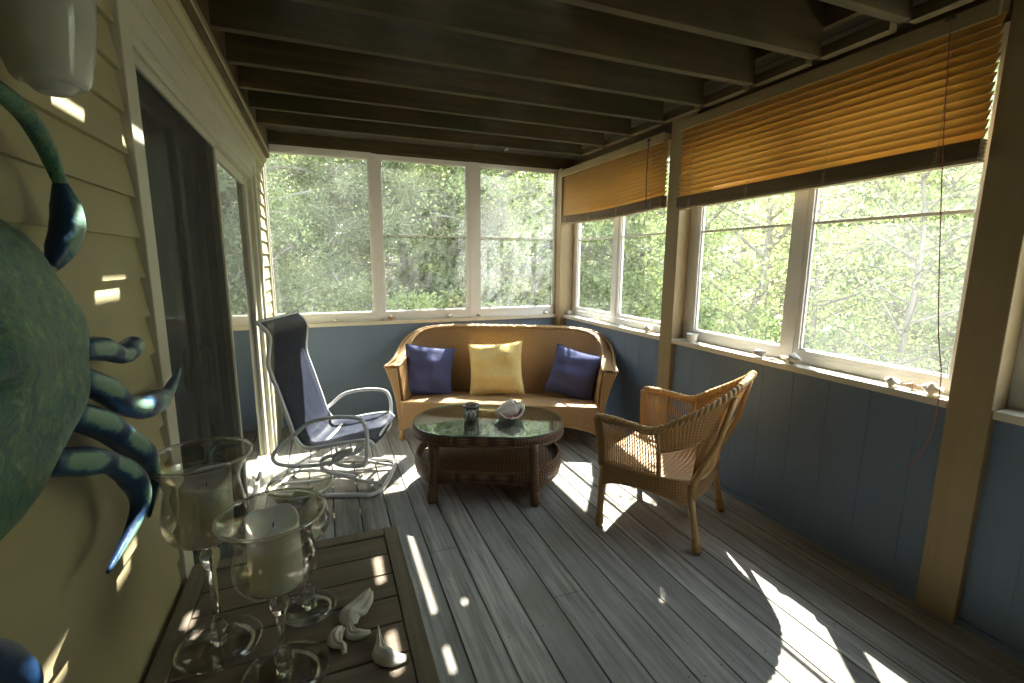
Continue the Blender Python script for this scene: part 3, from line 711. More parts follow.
# conch on the table: spiral whorls, flared lip, pink mouth
def conch(name, label, size, loc, rot, group=None, spikes=True):
    o = bpy.data.objects.new(name, None); C.objects.link(o); tag(o, label, 'seashell', group)
    m = MB()
    def f(u, v):     # body of revolution with spire on one end, knobs on the shoulder
        t = v; x = -0.5+1.0*t
        r = 0.27*math.sin(PI*min(1, t/0.62)**0.9*0.5) if t < 0.62 else 0.27*max(0, 1-(t-0.62)/0.38)**0.8*(0.82+0.18*math.cos((t-0.62)*60))
        a = 2*PI*u; kn = 0.0
        if spikes and 0.52 < t < 0.74: kn = 0.07*max(0, math.cos(a*7))**3*math.sin((t-0.52)/0.22*PI)
        return (x, (r+kn)*math.cos(a), (r+kn)*math.sin(a))
    m.grid(f, 42, 32, 1, 1, closed=True); m.build('spiral_body', M['shell'], o)
    m = MB()
    def lip(u, v):
        t = -0.42+0.80*v; w_ = 0.36*max(0, math.sin(PI*v))**0.6*u
        rf = 0.02*math.sin(v*30)*u
        return (t, -0.12-w_, 0.10-0.22*(1-u)+0.12*u*u+rf)
    m.grid(lip, 12, 30); m.build('flared_lip', M['shell'], o, solid=0.03)
    m = MB(); m.grid(lambda u, v: (-0.34+0.62*v, -0.14-0.25*max(0, math.sin(PI*v))**0.6*u, -0.10+0.10*u+0.11*u*u+0.028), 10, 24); m.build('pink_mouth', M['shell_pink'], o, solid=0.012)
    o.location = loc; o.rotation_euler = rot; o.scale = (size,)*3; return o
conch('conch_shell', 'large white conch shell with pink mouth lying on the glass table top', 0.235, (1.575, -1.71, 0.508), (0.65, -0.18, TA+0.45))

# --- armchair; u to the rear, v to the far side, origin at the near front foot
AA = math.radians(-57.5)
chair = thing('wicker_armchair', 'honey wicker armchair standing on the deck facing the coffee table', 'armchair', (1.845, -2.45, 0), AA)
VW = 0.64
def mir(pts): return pts + [(p[0], VW-p[1], p[2]) for p in pts[::-1]]
rim = cr(mir([(-0.015, -0.035, 0.660), (0.07, -0.040, 0.662), (0.18, -0.042, 0.652), (0.30, -0.04, 0.648), (0.42, -0.03, 0.715), (0.53, 0.01, 0.785), (0.62, 0.09, 0.855), (0.665, 0.20, 0.905)]), 8)
NR = len(rim)
seatz = 0.385
lowc = cr(mir([(0.0, 0.0, 0.38), (0.07, 0.0, 0.38), (0.18, 0.0, 0.38), (0.31, 0.01, 0.38), (0.41, 0.03, 0.38), (0.47, 0.065, 0.38), (0.505, 0.12, 0.38), (0.52, 0.20, 0.38)]), 8)
def cf(s, t):     # t 0 seat rail .. 1 rim
    a, b = sample(lowc, s), sample(rim, s); k = max(0, t)**1.5; return Vector((a.x+(b.x-a.x)*k, a.y+(b.y-a.y)*k, a.z+(b.z-a.z)*t))
s_post = 3.15/15   # along the U: where the middle arm post stands
s_rear = 5.2/15
L = plen(rim)
for lo, hi, t0, t1, nm in ((s_post, 1-s_post, 0.55, 1.0, 'backrest'), (s_rear, 1-s_rear, 0.0, 0.56, 'lower_back')):
    m = MB(); m.grid(lambda u, v: cf(lo+u*(hi-lo), t0+v*(t1-t0)), 100, 10, L*(hi-lo), 0.5*(t1-t0)); m.build(nm, M['wicker'], chair, solid=0.008)
for lo, hi in ((s_post, s_rear), (1-s_rear, 1-s_post)):
    m = MB(); m.tube([cf(lo+(hi-lo)*i/8, 0.55) for i in range(9)], 0.008); m.build('gap_rail', M['cane'], chair)
braid('rim_braid', M['cane'], chair, [p+Vector((0, 0, 0.006)) for p in rim], 0.018, 0.03)
for side in (0, 1):     # arm side panels of separate upright stakes, two weft bands
    m = MB(); g = lambda s: s if side == 0 else 1-s
    for i in range(27):
        s = (0.006+i*(s_post-0.006)/27); m.tube([cf(g(s), t) for t in (0, .3, .6, 1)], 0.0034, 5)
    for t in (0.05, 0.10, 0.93, 0.97): m.tube([cf(g(s_post*k/10), t) for k in range(11)], 0.0045, 5)
    m.build('side_stakes', M['cane'], chair)
    m = MB(); m.tube([cf(g(s_post), t) for t in (-0.02, .3, .6, 1)], 0.010); m.build('arm_post', M['cane'], chair)
    m = MB(); m.tube([cf(g(0.0), t) for t in (0, .3, .6, 1)], [0.02, .021, .023, .024], 10); m.build('front_post', M['wicker'], chair)
    # rear post: from the leg up the outside of the back
    a = cf(g(s_rear), 0); b = cf(g(6.3/15), 0.96)
    m = MB(); m.tube([(a.x+0.005, a.y, 0.26), (a.x+0.01, a.y, a.z), tuple(a.lerp(b, 0.5)+Vector((0.035, -0.01 if side == 0 else 0.01, 0))), tuple(b+Vector((0.012, 0, 0)))], [0.021, 0.021, 0.018, 0.014], 10); m.build('rear_post', M['cane'], chair)
m = MB()
def seatf(u, v):
    w_ = 1-0.14*max(0, u-0.5)/0.5; y = VW/2+(v-0.5)*VW*w_; x = -0.02+u*(0.49+0.05*math.sin(v*PI)); return (x, y, 0.392-0.02*u+0.006*math.sin(v*PI))
m.grid(seatf, 16, 16, 0.5, 0.5); m.build('seat', M['wicker'], chair, solid=0.012)
low2 = [Vector(p) for p in lowc]
loop = low2 + [Vector((0.0-0.03*math.sin(PI*k/8), VW-VW*k/8, 0.38)) for k in range(1, 9)]
def apn(u, v):
    p = sample(loop, u); q = abs(math.sin(u*PI*4*0.5)); 
    # arch between the legs: side, rear, side, front
    segs = [(0, s_rear*0.66), (s_rear*0.66, 1)]
    arch = 0.055*min(1, abs(math.sin(PI*ap_phase(u)))**0.7)
    return (p.x*1.0, p.y, 0.245+arch+v*(0.135-arch))
Lp = plen(loop); cum = [0]
for i in range(len(loop)-1): cum.append(cum[-1]+(loop[i+1]-loop[i]).length)
def at_index(k): return cum[k]/Lp
kk = [0, 5*8-4, len(low2)-1-(5*8-4), len(low2)-1, len(loop)-1]
brk = [k/(len(loop)-1) for k in kk]
def ap_phase(u):
    for a, b in zip(brk[:-1], brk[1:]):
        if a <= u <= b: return (u-a)/(b-a)
    return 0
m = MB(); m.grid(apn, 120, 8, Lp, 0.13); m.build('apron', M['wicker'], chair, solid=0.010)
m = MB(); m.tube([Vector(apn(i/90, 0)) for i in range(91)], 0.008, 6); m.build('apron_edge', M['cane'], chair)
m = MB(); m.tube([p+Vector((0, 0, 0.004)) for p in loop], 0.012, 8); m.build('seat_rail', M['cane'], chair)
for (fx, fy, tx, ty) in ((0.0, 0.0, 0.005, 0.01), (0.0, VW, 0.005, VW-0.01), (0.535, 0.05, 0.465, 0.075), (0.535, VW-0.05, 0.465, VW-0.075)):
    m = MB(); wicker_leg(m, (fx, fy, 0), (tx, ty, 0.37), 0.018); m.build('leg', M['cane'], chair)

# --- sling rocking chair; x forward, y to the far side, origin under the near front corner
RA = math.radians(-20.4)
rock = thing('sling_rocker', 'white tubular rocking chair with navy sling, high back, by the glass door', 'rocking chair', (0.608, -1.623, 0), RA)
RW = 0.55
prof = cr([(0.075, 0, 0.352), (0.03, 0, 0.385), (-0.10, 0, 0.372), (-0.25, 0, 0.345), (-0.36, 0, 0.34), (-0.415, 0, 0.40), (-0.45, 0, 0.52), (-0.50, 0, 0.70), (-0.545, 0, 0.86), (-0.535, 0, 0.97), (-0.53, 0, 1.06), (-0.60, 0, 1.14)], 6)
for yy in (0.0, RW):
    m = MB(); m.tube([p+Vector((0, yy, 0)) for p in prof], 0.0125, 10); m.build('side_rail', M['whitetube'], rock)
m = MB(); m.grid(lambda u, v: (lambda p: (p.x+0.004, 0.006+v*(RW-0.012), p.z+0.006-0.025*math.sin(v*PI)*(1 if p.x > -0.38 else 0)+(0.0)))(sample(prof, u)) if True else None, 70, 10, 2, 0.5); m.build('sling_seat', M['sling'], rock, solid=0.003)
for x, z in ((0.06, 0.348), (-0.28, 0.325), (-0.59, 1.135)):
    m = MB(); m.tube([(x, 0, z), (x, RW, z)], 0.011); m.build('cross_tube', M['whitetube'], rock)
for yy, dy in ((-0.045, 1), (RW+0.045, -1)):
    arm = cr([(-0.40, yy, 0.44), (-0.30, yy, 0.52), (-0.16, yy, 0.552), (0.0-0.04, yy, 0.553), (0.02, yy, 0.53), (0.045, yy, 0.45), (0.04, yy, 0.33), (0.02, yy, 0.25), (-0.05, yy, 0.232), (-0.14, yy, 0.245), (-0.17, yy, 0.28), (-0.13, yy, 0.325), (-0.05, yy, 0.345)], 6)
    m = MB(); m.tube(arm, 0.0125, 10); m.build('arm_tube', M['whitetube'], rock)
    lp = cr([(-0.40, yy, 0.44), (-0.50, yy, 0.36), (-0.545, yy, 0.29), (-0.50, yy, 0.245), (-0.36, yy, 0.235), (-0.22, yy, 0.25), (-0.12, yy, 0.29), (-0.05, yy, 0.345)], 6)
    m = MB(); m.tube(lp, 0.0125, 10); m.build('arm_loop', M['whitetube'], rock)
# base: rounded floor loop with two raised runners and leaf-spring brackets
m = MB(); m.tube(cr([(-0.52, 0.0, 0.016), (-0.05, 0, 0.016), (0.03, 0.0, 0.016), (0.085, 0.06, 0.016), (0.10, 0.2, 0.016), (0.10, RW-0.2, 0.016), (0.085, RW-0.06, 0.016), (0.03, RW, 0.016), (-0.05, RW, 0.016), (-0.52, RW, 0.016), (-0.585, RW-0.06, 0.016), (-0.6, RW-0.2, 0.016), (-0.6, 0.2, 0.016), (-0.585, 0.06, 0.016)], 5, closed=True), 0.0155, 10, closed=True)
m.build('floor_loop', M['whitetube'], rock)
m = MB()
for yy in (0.13, RW-0.13): m.tube(cr([(0.08, yy, 0.03), (-0.05, yy, 0.05), (-0.2, yy, 0.085), (-0.35, yy, 0.05), (-0.59, yy, 0.03)], 6), 0.012)
m.build('base_runners', M['whitetube'], rock)
m = MB()
for yy in (0.13, RW-0.13):
    m.tube(cr([(-0.10, yy, 0.08), (-0.28, yy, 0.12), (-0.32, yy, 0.17), (-0.28, yy, 0.22), (-0.10, yy, 0.245), (-0.02, yy, 0.30)], 6), 0.014, 8, flat=1.0)
m.tube([(-0.2, 0.0-0.045, 0.24), (-0.2, RW+0.045, 0.24)], 0.012); m.tube([(-0.03, 0.0-0.045, 0.34), (-0.03, RW+.045, 0.34)], 0.011)
m.build('rocker_springs', M['whitetube'], rock)

# ------------------------------------------------------------------ side table in the foreground
TH = 0.60
st = thing('side_table', 'grey brown slatted wooden side table beside the siding, in the foreground', 'table', (0.325, -3.50, 0))
x0, x1, y0, y1 = -0.297, 0.302, -0.46, 0.445
m = MB()
m.box((x0, y0, TH-0.03), (x0+0.045, y1, TH)); m.box((x1-0.045, y0, TH-0.03), (x1, y1, TH)); m.box((x0+0.046, y1-0.045, TH-0.03), (x1-0.046, y1, TH)); m.box((x0+0.046, y0, TH-0.03), (x1-0.046, y0+0.045, TH))
m.build('frame', M['tableframe'], st, bevel=0.002)
m = MB(); yy = y1-0.05; sw_ = (y1-y0-0.1)/8
for k in range(8): m.box((x0+0.048, yy-(k+1)*sw_+0.003, TH-0.026), (x1-0.048, yy-k*sw_-0.003, TH-0.002))
m.build('slats', M['tabletop'], st, bevel=0.002)
for ax in (x0+0.012, x1-0.057):
    for ay in (y0+0.012, y1-0.057):
        m = MB(); m.box((ax, ay, 0), (ax+0.045, ay+0.045, TH-0.032)); m.build('leg', M['tableframe'], st, bevel=0.002)
m = MB(); m.box((x0+0.02, y0+0.06, TH-0.09), (x0+0.04, y1-0.06, TH-0.031)); m.box((x1-0.04, y0+0.06, TH-0.09), (x1-0.02, y1-0.06, TH-0.031)); m.box((x0+.06, y1-0.04, TH-0.09), (x1-.06, y1-0.02, TH-0.031)); m.box((x0+.06, y0+0.02, TH-0.09), (x1-.06, y0+0.04, TH-0.031))
m.build('apron', M['tableframe'], st)

def hurricane(loc, H, R, label, seed, lean=0.0, flute=0.0, lift=0.0):
    """stemmed hurricane glass: foot, stem, tulip bowl with flared lip, pillar candle"""
    o = thing('hurricane_glass', label, 'candle holder', loc, group=None); s = H/0.46
    zb = H-0.205*s   # bottom of bowl
    m = MB(); m.lathe([(0, 0.006), (0.020, 0.007), (0.017, 0.015), (0.013, 0.030), (0.020, 0.040), (0.019, 0.05), (0.010, 0.062), (0.008, 0.10*s), (0.009, zb-0.07), (0.017, zb-0.05), (0.022, zb-0.032), (0.016, zb-0.018), (0.013, zb-0.008), (0.022, zb+0.0), (0.0, zb+0.003)], 28)
    m.build('stem', M['clear'], o)
    m = MB(); m.lathe([(0, 0.001), (R*0.86, 0.001), (R*0.88, 0.0025), (R*0.5, 0.005), (0.015, 0.010)], 40); m.build('foot', M['bowl'], o)
    m = MB(); m.tube([(R*0.88*math.cos(a*PI/24), R*0.88*math.sin(a*PI/24), 0.0026) for a in range(48)], 0.0022, 8, closed=True); m.build('foot_rim', M['clear'], o)
    m = MB(); pr = [(0.0, zb+0.004), (R*0.35, zb+0.008), (R*0.66, zb+0.024*s), (R*0.80, zb+0.052*s), (R*0.80, zb+0.085*s), (R*0.74, zb+0.12*s), (R*0.72, zb+0.145*s), (R*0.79, zb+0.17*s), (R*0.92, zb+0.190*s), (R*1.0, zb+0.199*s), (R*1.005, zb+0.205*s)]
    P = cr([(a, 0, b) for a, b in pr], 4); outer = [(max(0, p.x), p.z) for p in P]; t = 0.0028
    inner = [(max(0, p.x-t), p.z+t*0.8) for p in P[:-2]][::-1]
    m.lathe(outer+[(R*0.995, zb+0.208*s)]+inner, 48); m.build('bowl', M['bowl'], o)
    m = MB(); e = [(R*1.0*math.cos(a*PI/24), R*1.0*math.sin(a*PI/24), zb+0.206*s) for a in range(48)]; m.tube(e, 0.0034, 8, closed=True); m.build('lip', M['clear'], o)
    rn = random.Random(seed); rc = R*0.50; hc = (0.135+lift)*s; m = MB(); ph = rn.uniform(0, 6)
    def cnd(u, v):
        a = 2*PI*u; lip = 0.010*math.sin(a+ph)+0.006*math.sin(3*a+ph*2)+flute*max(0, math.sin(a+ph))**3
        if v < 0.7: t = v/0.7; r = rc*(1+0.015*math.sin(a*2+t*5)); z = (hc+lip)*t
        elif v < 0.8: t = (v-0.7)/0.1; r = rc*(1-0.12*t); z = (hc+lip)+0.002*math.sin(t*PI)
        else: t = (v-0.8)/0.2; r = rc*0.88*(1-t); z = hc+lip*(1-t)-0.016*math.sin(min(1, t*1.6)*PI/2)
        return (r*math.cos(a)+lean*z, r*math.sin(a), zb+0.014+z)
    m.grid(cnd, 36, 30, closed=True); cn = m.build('candle', M['wax'], o)
    m = MB(); m.tube([(lean*hc, 0, zb+hc-0.004), (lean*hc+0.002, 0, zb+hc+0.008)], 0.0012, 5); m.build('wick', M['wick'], cn)
    return o
hurricane((0.160, -3.425, TH), 0.475, 0.103, 'tallest stemmed hurricane glass, nearest the siding, with a slumped ivory pillar candle', 1, 0.05, 0.012)
hurricane((0.312, -3.575, TH), 0.385, 0.102, 'front stemmed hurricane glass with a smooth ivory pillar candle on the side table', 2, 0.0, 0.0, 0.035)
hurricane((0.357, -3.375, TH), 0.350, 0.076, 'smallest stemmed hurricane glass with a curled candle edge, behind the front one', 3, -0.04, 0.014)

# broken shell pieces on the side table
def petal_shell(label, pts, hgt, loc, rz, seed, curl=0.5):
    """eroded whelk fragment: a twisted fan that narrows into a hooked tail"""
    m = MB(); path = cr(pts, 8); n = len(path); rn = random.Random(seed); ph = rn.uniform(0, 6)
    def f(u, v):
        p = sample(path, v); q = sample(path, min(1, v+0.02)); q0 = sample(path, max(0, v-0.02)); t = (q-q0); t.z = 0; t.normalize(); s = Vector((-t.y, t.x, 0)); wd = p.z; x = 2*u-1
        z = hgt*max(0, 1-abs(x)**1.8)*min(1, 2.5*(1-v)+0.15)*(0.75+0.25*math.sin(v*9+ph)) + 0.003*math.sin(x*9+v*3)*(1-v) + curl*hgt*max(0, x)**2*(1-v)
        return (p.x+s.x*wd*x, p.y+s.y*wd*x, z+0.003)
    m.grid(f, 20, 30); o = m.build('whelk_fragment', M['shell'], solid=0.003); o.location = loc; o.rotation_euler = (0, 0, rz); tag(o, label, 'seashell'); return o
petal_shell('ribbed grey white fan-shaped shell piece, largest and farthest back on the side table', [(0.040, 0.045, 0.010), (0.022, 0.022, 0.028), (0.0, 0.0, 0.036), (-0.012, -0.024, 0.028), (-0.006, -0.05, 0.008)], 0.022, (0.468, -3.435, TH), 0, 1)
petal_shell('small hooked white shell piece on the side table, leftmost of the fragments', [(0.004, 0.034, 0.012), (-0.010, 0.016, 0.018), (-0.008, -0.006, 0.014), (0.006, -0.022, 0.007), (0.008, -0.045, 0.004)], 0.016, (0.428, -3.525, TH), 0, 2)
petal_shell('curved pale shell sliver on the side table, between the fan piece and the spiked piece', [(-0.016, 0.022, 0.006), (-0.012, 0.0, 0.014), (0.006, -0.012, 0.014), (0.032, -0.010, 0.006)], 0.014, (0.466, -3.512, TH), 0, 3)
petal_shell('spiked white shell piece with a long point, nearest on the side table', [(-0.004, 0.060, 0.002), (-0.006, 0.032, 0.008), (-0.006, 0.0, 0.020), (0.016, -0.026, 0.020), (0.048, -0.034, 0.009)], 0.024, (0.520, -3.600, TH), 0, 4)

# ------------------------------------------------------------------ glazed pot hung on the siding, top left
pt = thing('hanging_pot', 'white glazed ceramic pot hanging on the siding above the crab', 'pot', (0.088, -3.665, 1.757))
m = MB(); P = cr([(0, 0, -0.016), (0.018, 0, -0.014), (0.030, 0, -0.003), (0.043, 0, 0.003), (0.052, 0, 0.04), (0.060, 0, 0.09), (0.064, 0, 0.15), (0.063, 0, 0.22), (0.066, 0, 0.26)], 5)
m.lathe([(max(0, p.x), p.z) for p in P] + [(0.060, 0.26), (0.058, 0.15), (0.045, 0.04), (0, 0.02)], 40); m.build('pot_body', M['pot'], pt)
m = MB(); m.tube([(0.064*math.cos(a*PI/20), 0.064*math.sin(a*PI/20), 0.258) for a in range(40)], 0.005, 8, closed=True); m.build('pot_rim', M['pot'], pt)
m = MB(); m.tube([(0.034*math.cos(a*PI/20), 0.034*math.sin(a*PI/20), 0.001) for a in range(40)], 0.004, 8, closed=True); m.build('foot_ring', M['pot'], pt)
m = MB(); m.tube(cr([(-0.072, 0.0, 0.17), (-0.070, 0.07, 0.18), (-0.04, 0.10, 0.19), (-0.01, 0.095, 0.195), (-0.015, 0.075, 0.20), (-0.035, 0.08, 0.20)], 6), 0.003); m.tube([(-0.0725, 0, 0.03), (-0.0725, 0, 0.29)], 0.003); m.build('wire_bracket', M['metal'], pt)

# ------------------------------------------------------------------ crab wall sculpture
crab = thing('crab_sculpture', 'large glazed ceramic blue and green crab mounted on the siding', 'wall sculpture', (0.02, -4.02, 1.385))
m = MB()
def shellf(u, v):
    a = 2*PI*u; t = v
    ry, rz = 0.375, 0.200
    wob = 1+0.025*math.sin(9*a)+(0.05*abs(math.sin(a*1.0))**8)
    k = math.sin(t*PI/2)
    ridge = 0.006*math.sin(a*2+6*t)+0.008*math.sin(t*14)*math.cos(a)
    return (0.03+0.085*max(0, math.cos(t*PI/2))**0.8+ridge*(1-t), ry*k*math.cos(a)*wob, rz*k*math.sin(a)*wob)
m.grid(lambda u, v: shellf(u, max(v, 1e-3)), 64, 20, closed=True)
m.grid(lambda u, v: (0.03-0.012*v, 0.375*math.cos(2*PI*u)*(1-v*0.999), 0.200*math.sin(2*PI*u)*(1-v*0.999)), 40, 2, closed=True)
m.build('carapace', M['crab'], crab)
m = MB()
for k in range(9):
    a = -0.5+k*0.16
    for sg in (1, -1):
        y, z = 0.370*math.cos(a), 0.198*math.sin(a); m = MB()
        m.tube([(0.035, sg*y*0.96, z*0.96), (0.035, sg*y*1.04, z*1.06)], [0.012, 0.002], 6); m.build('edge_spine', M['crab'], crab)
def rel(y, z, x=0.05): return (x-0.02, y+4.02, z-1.385)
def crab_leg(pts, rad, nm='leg', uvs=None, mirror_it=True):
    path = [rel(*p) for p in pts]; P = cr(path, 8); n = len(P); R_ = []
    for i in range(n):
        t = i/(n-1)*(len(rad)-1); k = min(int(t), len(rad)-2); base = rad[k]+(rad[k+1]-rad[k])*(t-k)
        ph = i/(n-1)*(len(pts)-1)
        R_.append(base)
    uv = [i/(n-1)*(len(pts)-1)/ (uvs or 1.5) for i in range(n)]
    for sg in ((1, -1) if mirror_it else (1,)):
        m = MB(); m.tube([(p[0], sg*p[1], p[2]) for p in P], R_, 12, uvseg=uv, flat=1.0); m.build(nm, M['crableg'], crab)
# legs from top to bottom: short stub, kicked-up leg, two long hooked legs, back paddle
crab_leg([(-3.62, 1.356, .05), (-3.55, 1.345, .06), (-3.50, 1.325, .065), (-3.46, 1.322, .065), (-3.40, 1.325, .06)], [0.020, 0.022, 0.017, 0.022, 0.021])
crab_leg([(-3.645, 1.318, .05), (-3.57, 1.272, .065), (-3.51, 1.228, .07), (-3.42, 1.198, .07), (-3.33, 1.185, .07), (-3.25, 1.178, .065), (-3.16, 1.19, .06), (-3.075, 1.208, .055)], [0.020, 0.024, 0.020, 0.028, 0.026, 0.015, 0.012, 0.003])
crab_leg([(-3.69, 1.268, .05), (-3.61, 1.222, .065), (-3.55, 1.175, .07), (-3.48, 1.115, .075), (-3.435, 1.06, .075), (-3.43, 1.01, .07), (-3.44, 0.955, .06)], [0.022, 0.026, 0.024, 0.026, 0.015, 0.011, 0.003])
crab_leg([(-3.76, 1.215, .05), (-3.69, 1.185, .07), (-3.63, 1.155, .08), (-3.57, 1.10, .085), (-3.545, 1.045, .085), (-3.58, 1.01, .08), (-3.675, 0.978, .07)], [0.020, 0.024, 0.018, 0.023, 0.018, 0.012, 0.003])
crab_leg([(-4.00, 1.22, .05), (-4.01, 1.15, .06), (-3.98, 1.09, .06), (-3.935, 1.03, .055), (-3.905, 0.97, .05), (-3.93, 0.90, .05)], [0.020, 0.024, 0.020, 0.030, 0.030, 0.006], 'paddle_leg')
# claw arm: thick blue wrist, long thin green pincer arching back over the shell
crab_leg([(-3.655, 1.490, .05), (-3.630, 1.52, .055), (-3.610, 1.555, .06), (-3.605, 1.59, .06), (-3.615, 1.625, .06)], [0.008, 0.020, 0.023, 0.020, 0.008], 'claw_arm', 4.0)
for sg in (1, -1):
    P = cr([rel(-3.612, 1.618, .06), rel(-3.625, 1.645, .06), rel(-3.66, 1.675, .065), rel(-3.72, 1.705, .07), rel(-3.80, 1.715, .07), rel(-3.87, 1.69, .065)], 8)
    m = MB(); n = len(P); m.tube([(p[0], sg*p[1], p[2]) for p in P], [0.008+0.005*math.sin(i/(n-1)*PI) if i < n-1 else 0.003 for i in range(n)], 10); m.build('claw', M['crab'], crab)

# ------------------------------------------------------------------ wooden blinds
def blind(label, ya, yb, ztop_a, ztop_b, zb_a, zb_b, sag, wand_y, xb=2.775, open_end=None):
    """ya nearer the back wall; slats tilted shut, surplus slats stacked at the foot"""
    o = thing('wooden_blind', label, 'window blind', (xb, ya, ztop_a)); R0 = Vector((xb, ya, ztop_a)); Ly = ya-yb
    def P(x, t, z): return Vector((x, -t*Ly, z))
    zt = lambda t: (ztop_b-ztop_a)*t; zb = lambda t: (zb_a+(zb_b-zb_a)*t)-ztop_a - sag*math.sin(PI*t)
    m = MB(); m.box((-0.012, -Ly, -0.062), (0.0, 0.0, 0.0)); m.box((0.0, -Ly, -0.045), (0.05, 0.0, -0.002)); hr = m.build('valance', M['valance'], o, bevel=0.002)
    m = MB(); m.box((-0.0135, -Ly+0.003, -0.066), (-0.010, -0.003, -0.0625)); m.build('valance_bead', m_bead, o)
    stack = 0.085; n = 13; m = MB(); nseg = 24
    for k in range(n):
        for j in range(nseg):
            t0, t1 = j/nseg, (j+1)/nseg
            q = []
            for t in (t0, t1):
                top = -0.050; bot = zb(t)+stack; dz = (top-bot)/n; zc = top-dz*(k+0.5)
                hw = 0.025
                q.append((P(0.026-hw*math.cos(1.02), t, zc-hw*math.sin(1.02)), P(0.026+hw*math.cos(1.02), t, zc+hw*math.sin(1.02))))
            b = len(m.v); th = Vector((0.0022, 0, -0.0022))
            m.v += [tuple(q[0][0]), tuple(q[1][0]), tuple(q[1][1]), tuple(q[0][1]), tuple(q[0][0]+th), tuple(q[1][0]+th), tuple(q[1][1]+th), tuple(q[0][1]+th)]
            fs = [(0, 1, 2, 3), (4, 7, 6, 5), (0, 4, 5, 1), (2, 6, 7, 3)]
            if j == 0: fs.append((0, 3, 7, 4))
            if j == nseg-1: fs.append((1, 5, 6, 2))
            for f in fs: m.face([b+i for i in f])
    m.build('slats', M['slat'], o)
    m = MB(); ns = 12
    for k in range(ns):
        for j in range(nseg):
            t0, t1 = j/nseg, (j+1)/nseg; b = len(m.v); jx = 0.002*math.sin(k*2.3)
            for t in (t0, t1):
                zz = zb(t)+0.016+k*(stack-0.016)/ns
                for dx, dz in ((0.0, 0), (0.05, 0), (0.05, 0.0038), (0.0, 0.0038)): m.v.append(tuple(P(dx+jx, t, zz+dz)))
            for f in ((0, 4, 5, 1), (3, 2, 6, 7), (0, 3, 7, 4), (1, 5, 6, 2)): m.face([b+i for i in f])
            if j == 0: m.face([b, b+1, b+2, b+3])
            if j == nseg-1: m.face([b+4, b+7, b+6, b+5])
    m.build('stacked_slats', M['slatstack'], o)
    m = MB()
    for j in range(nseg):
        t0, t1 = j/nseg, (j+1)/nseg; b = len(m.v)
        for t in (t0, t1):
            for dx, dz in ((-0.001, 0), (0.051, 0), (0.051, 0.013), (-0.001, 0.013)): m.v.append(tuple(P(dx, t, zb(t)+dz)))
        for f in ((0, 4, 5, 1), (3, 2, 6, 7), (0, 3, 7, 4), (1, 5, 6, 2)): m.face([b+i for i in f])
        if j == 0: m.face([b, b+1, b+2, b+3])
        if j == nseg-1: m.face([b+4, b+7, b+6, b+5])
    m.build('bottom_rail', M['valance'], o)
    nl = 4
    for k in range(nl):
        t = 0.08+k*0.28; m = MB()
        m.tube([P(-0.001, t, -0.05), P(-0.002, t, zb(t)+0.02)], 0.0012, 5); m.tube([P(0.053, t, -0.05), P(0.053, t, zb(t)+0.02)], 0.0012, 5)
        for s in range(5): m.tube(cr([P(-0.004, t-0.006, zb(t)+0.015+s*.012), P(-0.010, t, zb(t)+0.008+s*.012), P(-0.004, t+0.006, zb(t)+0.018+s*.012)], 3), 0.0012, 5)
        m.build('ladder_cord', M['cord'], o)
    return o, P
m_bead = m_plain('pale_bead', (0.70, 0.62, 0.30), 0.4)
b1, P1 = blind('golden wooden blind, half raised, over the far pair of side windows', -0.065, -1.684, 2.425, 2.425, 1.895, 1.905, 0.02, 0.8)
b2, P2 = blind('golden wooden blind, half raised, over the near pair of side windows', -1.835, -3.505, 2.455, 2.455, 1.87, 1.89, 0.0, 0.9)
m = MB(); m.tube(cr([P1(-0.022, 0.90, -0.02), P1(-0.023, 0.90, -0.3), P1(-0.022, 0.905, -0.52)], 4), 0.004, 6); m.build('tilt_wand', M['bronze'], b1)
m = MB(); m.tube(cr([P2(-0.022, 0.915, -0.02), P2(-0.023, 0.93, -0.35), P2(-0.024, 0.95, -0.7), P2(-0.012, 0.98, -1.2), P2(-0.002, 0.998, -1.4), P2(-0.002, 1.0, -1.6), P2(-0.01, 0.99, -1.72), P2(-0.03, 0.965, -1.83)], 8), 0.0022, 6); m.build('pull_cord', M['redcord'], b2)
m = MB(); m.box(tuple(P2(-0.026, 0.925, -0.02)), tuple(P2(-0.012, 0.905, -0.008))); m.build('cord_lock', M['bronze'], b2)
m = MB(); m.box(tuple(P1(-0.026, 0.905, -0.03)), tuple(P1(-0.012, 0.892, -0.012))); m.build('wand_clip', M['bronze'], b1)

# ------------------------------------------------------------------ shells on the sills
def whelk(loc, L_, rz, label, mat='shell', fat=0.30, tail=0.45, tilt=0.0):
    m = MB()
    def f(u, v):
        t = v; a = 2*PI*u
        if t < tail: r = fat*(0.10+0.90*(t/tail)**1.6)
        else: r = fat*max(0, 1-(t-tail)/(1-tail))**0.75*(0.85+0.15*math.cos((t-tail)*45))
        kn = 1+0.12*max(0, math.cos(5*a))*math.exp(-((t-tail)/0.1)**2)
        return ((t-0.5)*L_, r*kn*math.cos(a)*L_, (r*kn*math.sin(a)+0.0)*L_)
    m.grid(f, 20, 28, closed=True); o = bpy.data.objects.new('whelk_shell', m.mesh('whelk_shell', [M[mat]])); C.objects.link(o)
    o.location = (loc[0], loc[1], SZ1+fat*L_*0.98); o.rotation_euler = (0, tilt, rz); tag(o, label, 'seashell'); 
    q = MB(); q.grid(lambda u, v: (((-0.42+0.62*v))*L_, (-fat*0.55-fat*0.75*u*max(0, math.sin(PI*v))**0.6)*L_, (-fat*0.30+fat*0.5*u*u)*L_), 6, 14); q.build('shell_lip', M['shell'], o, solid=0.002)
    return o
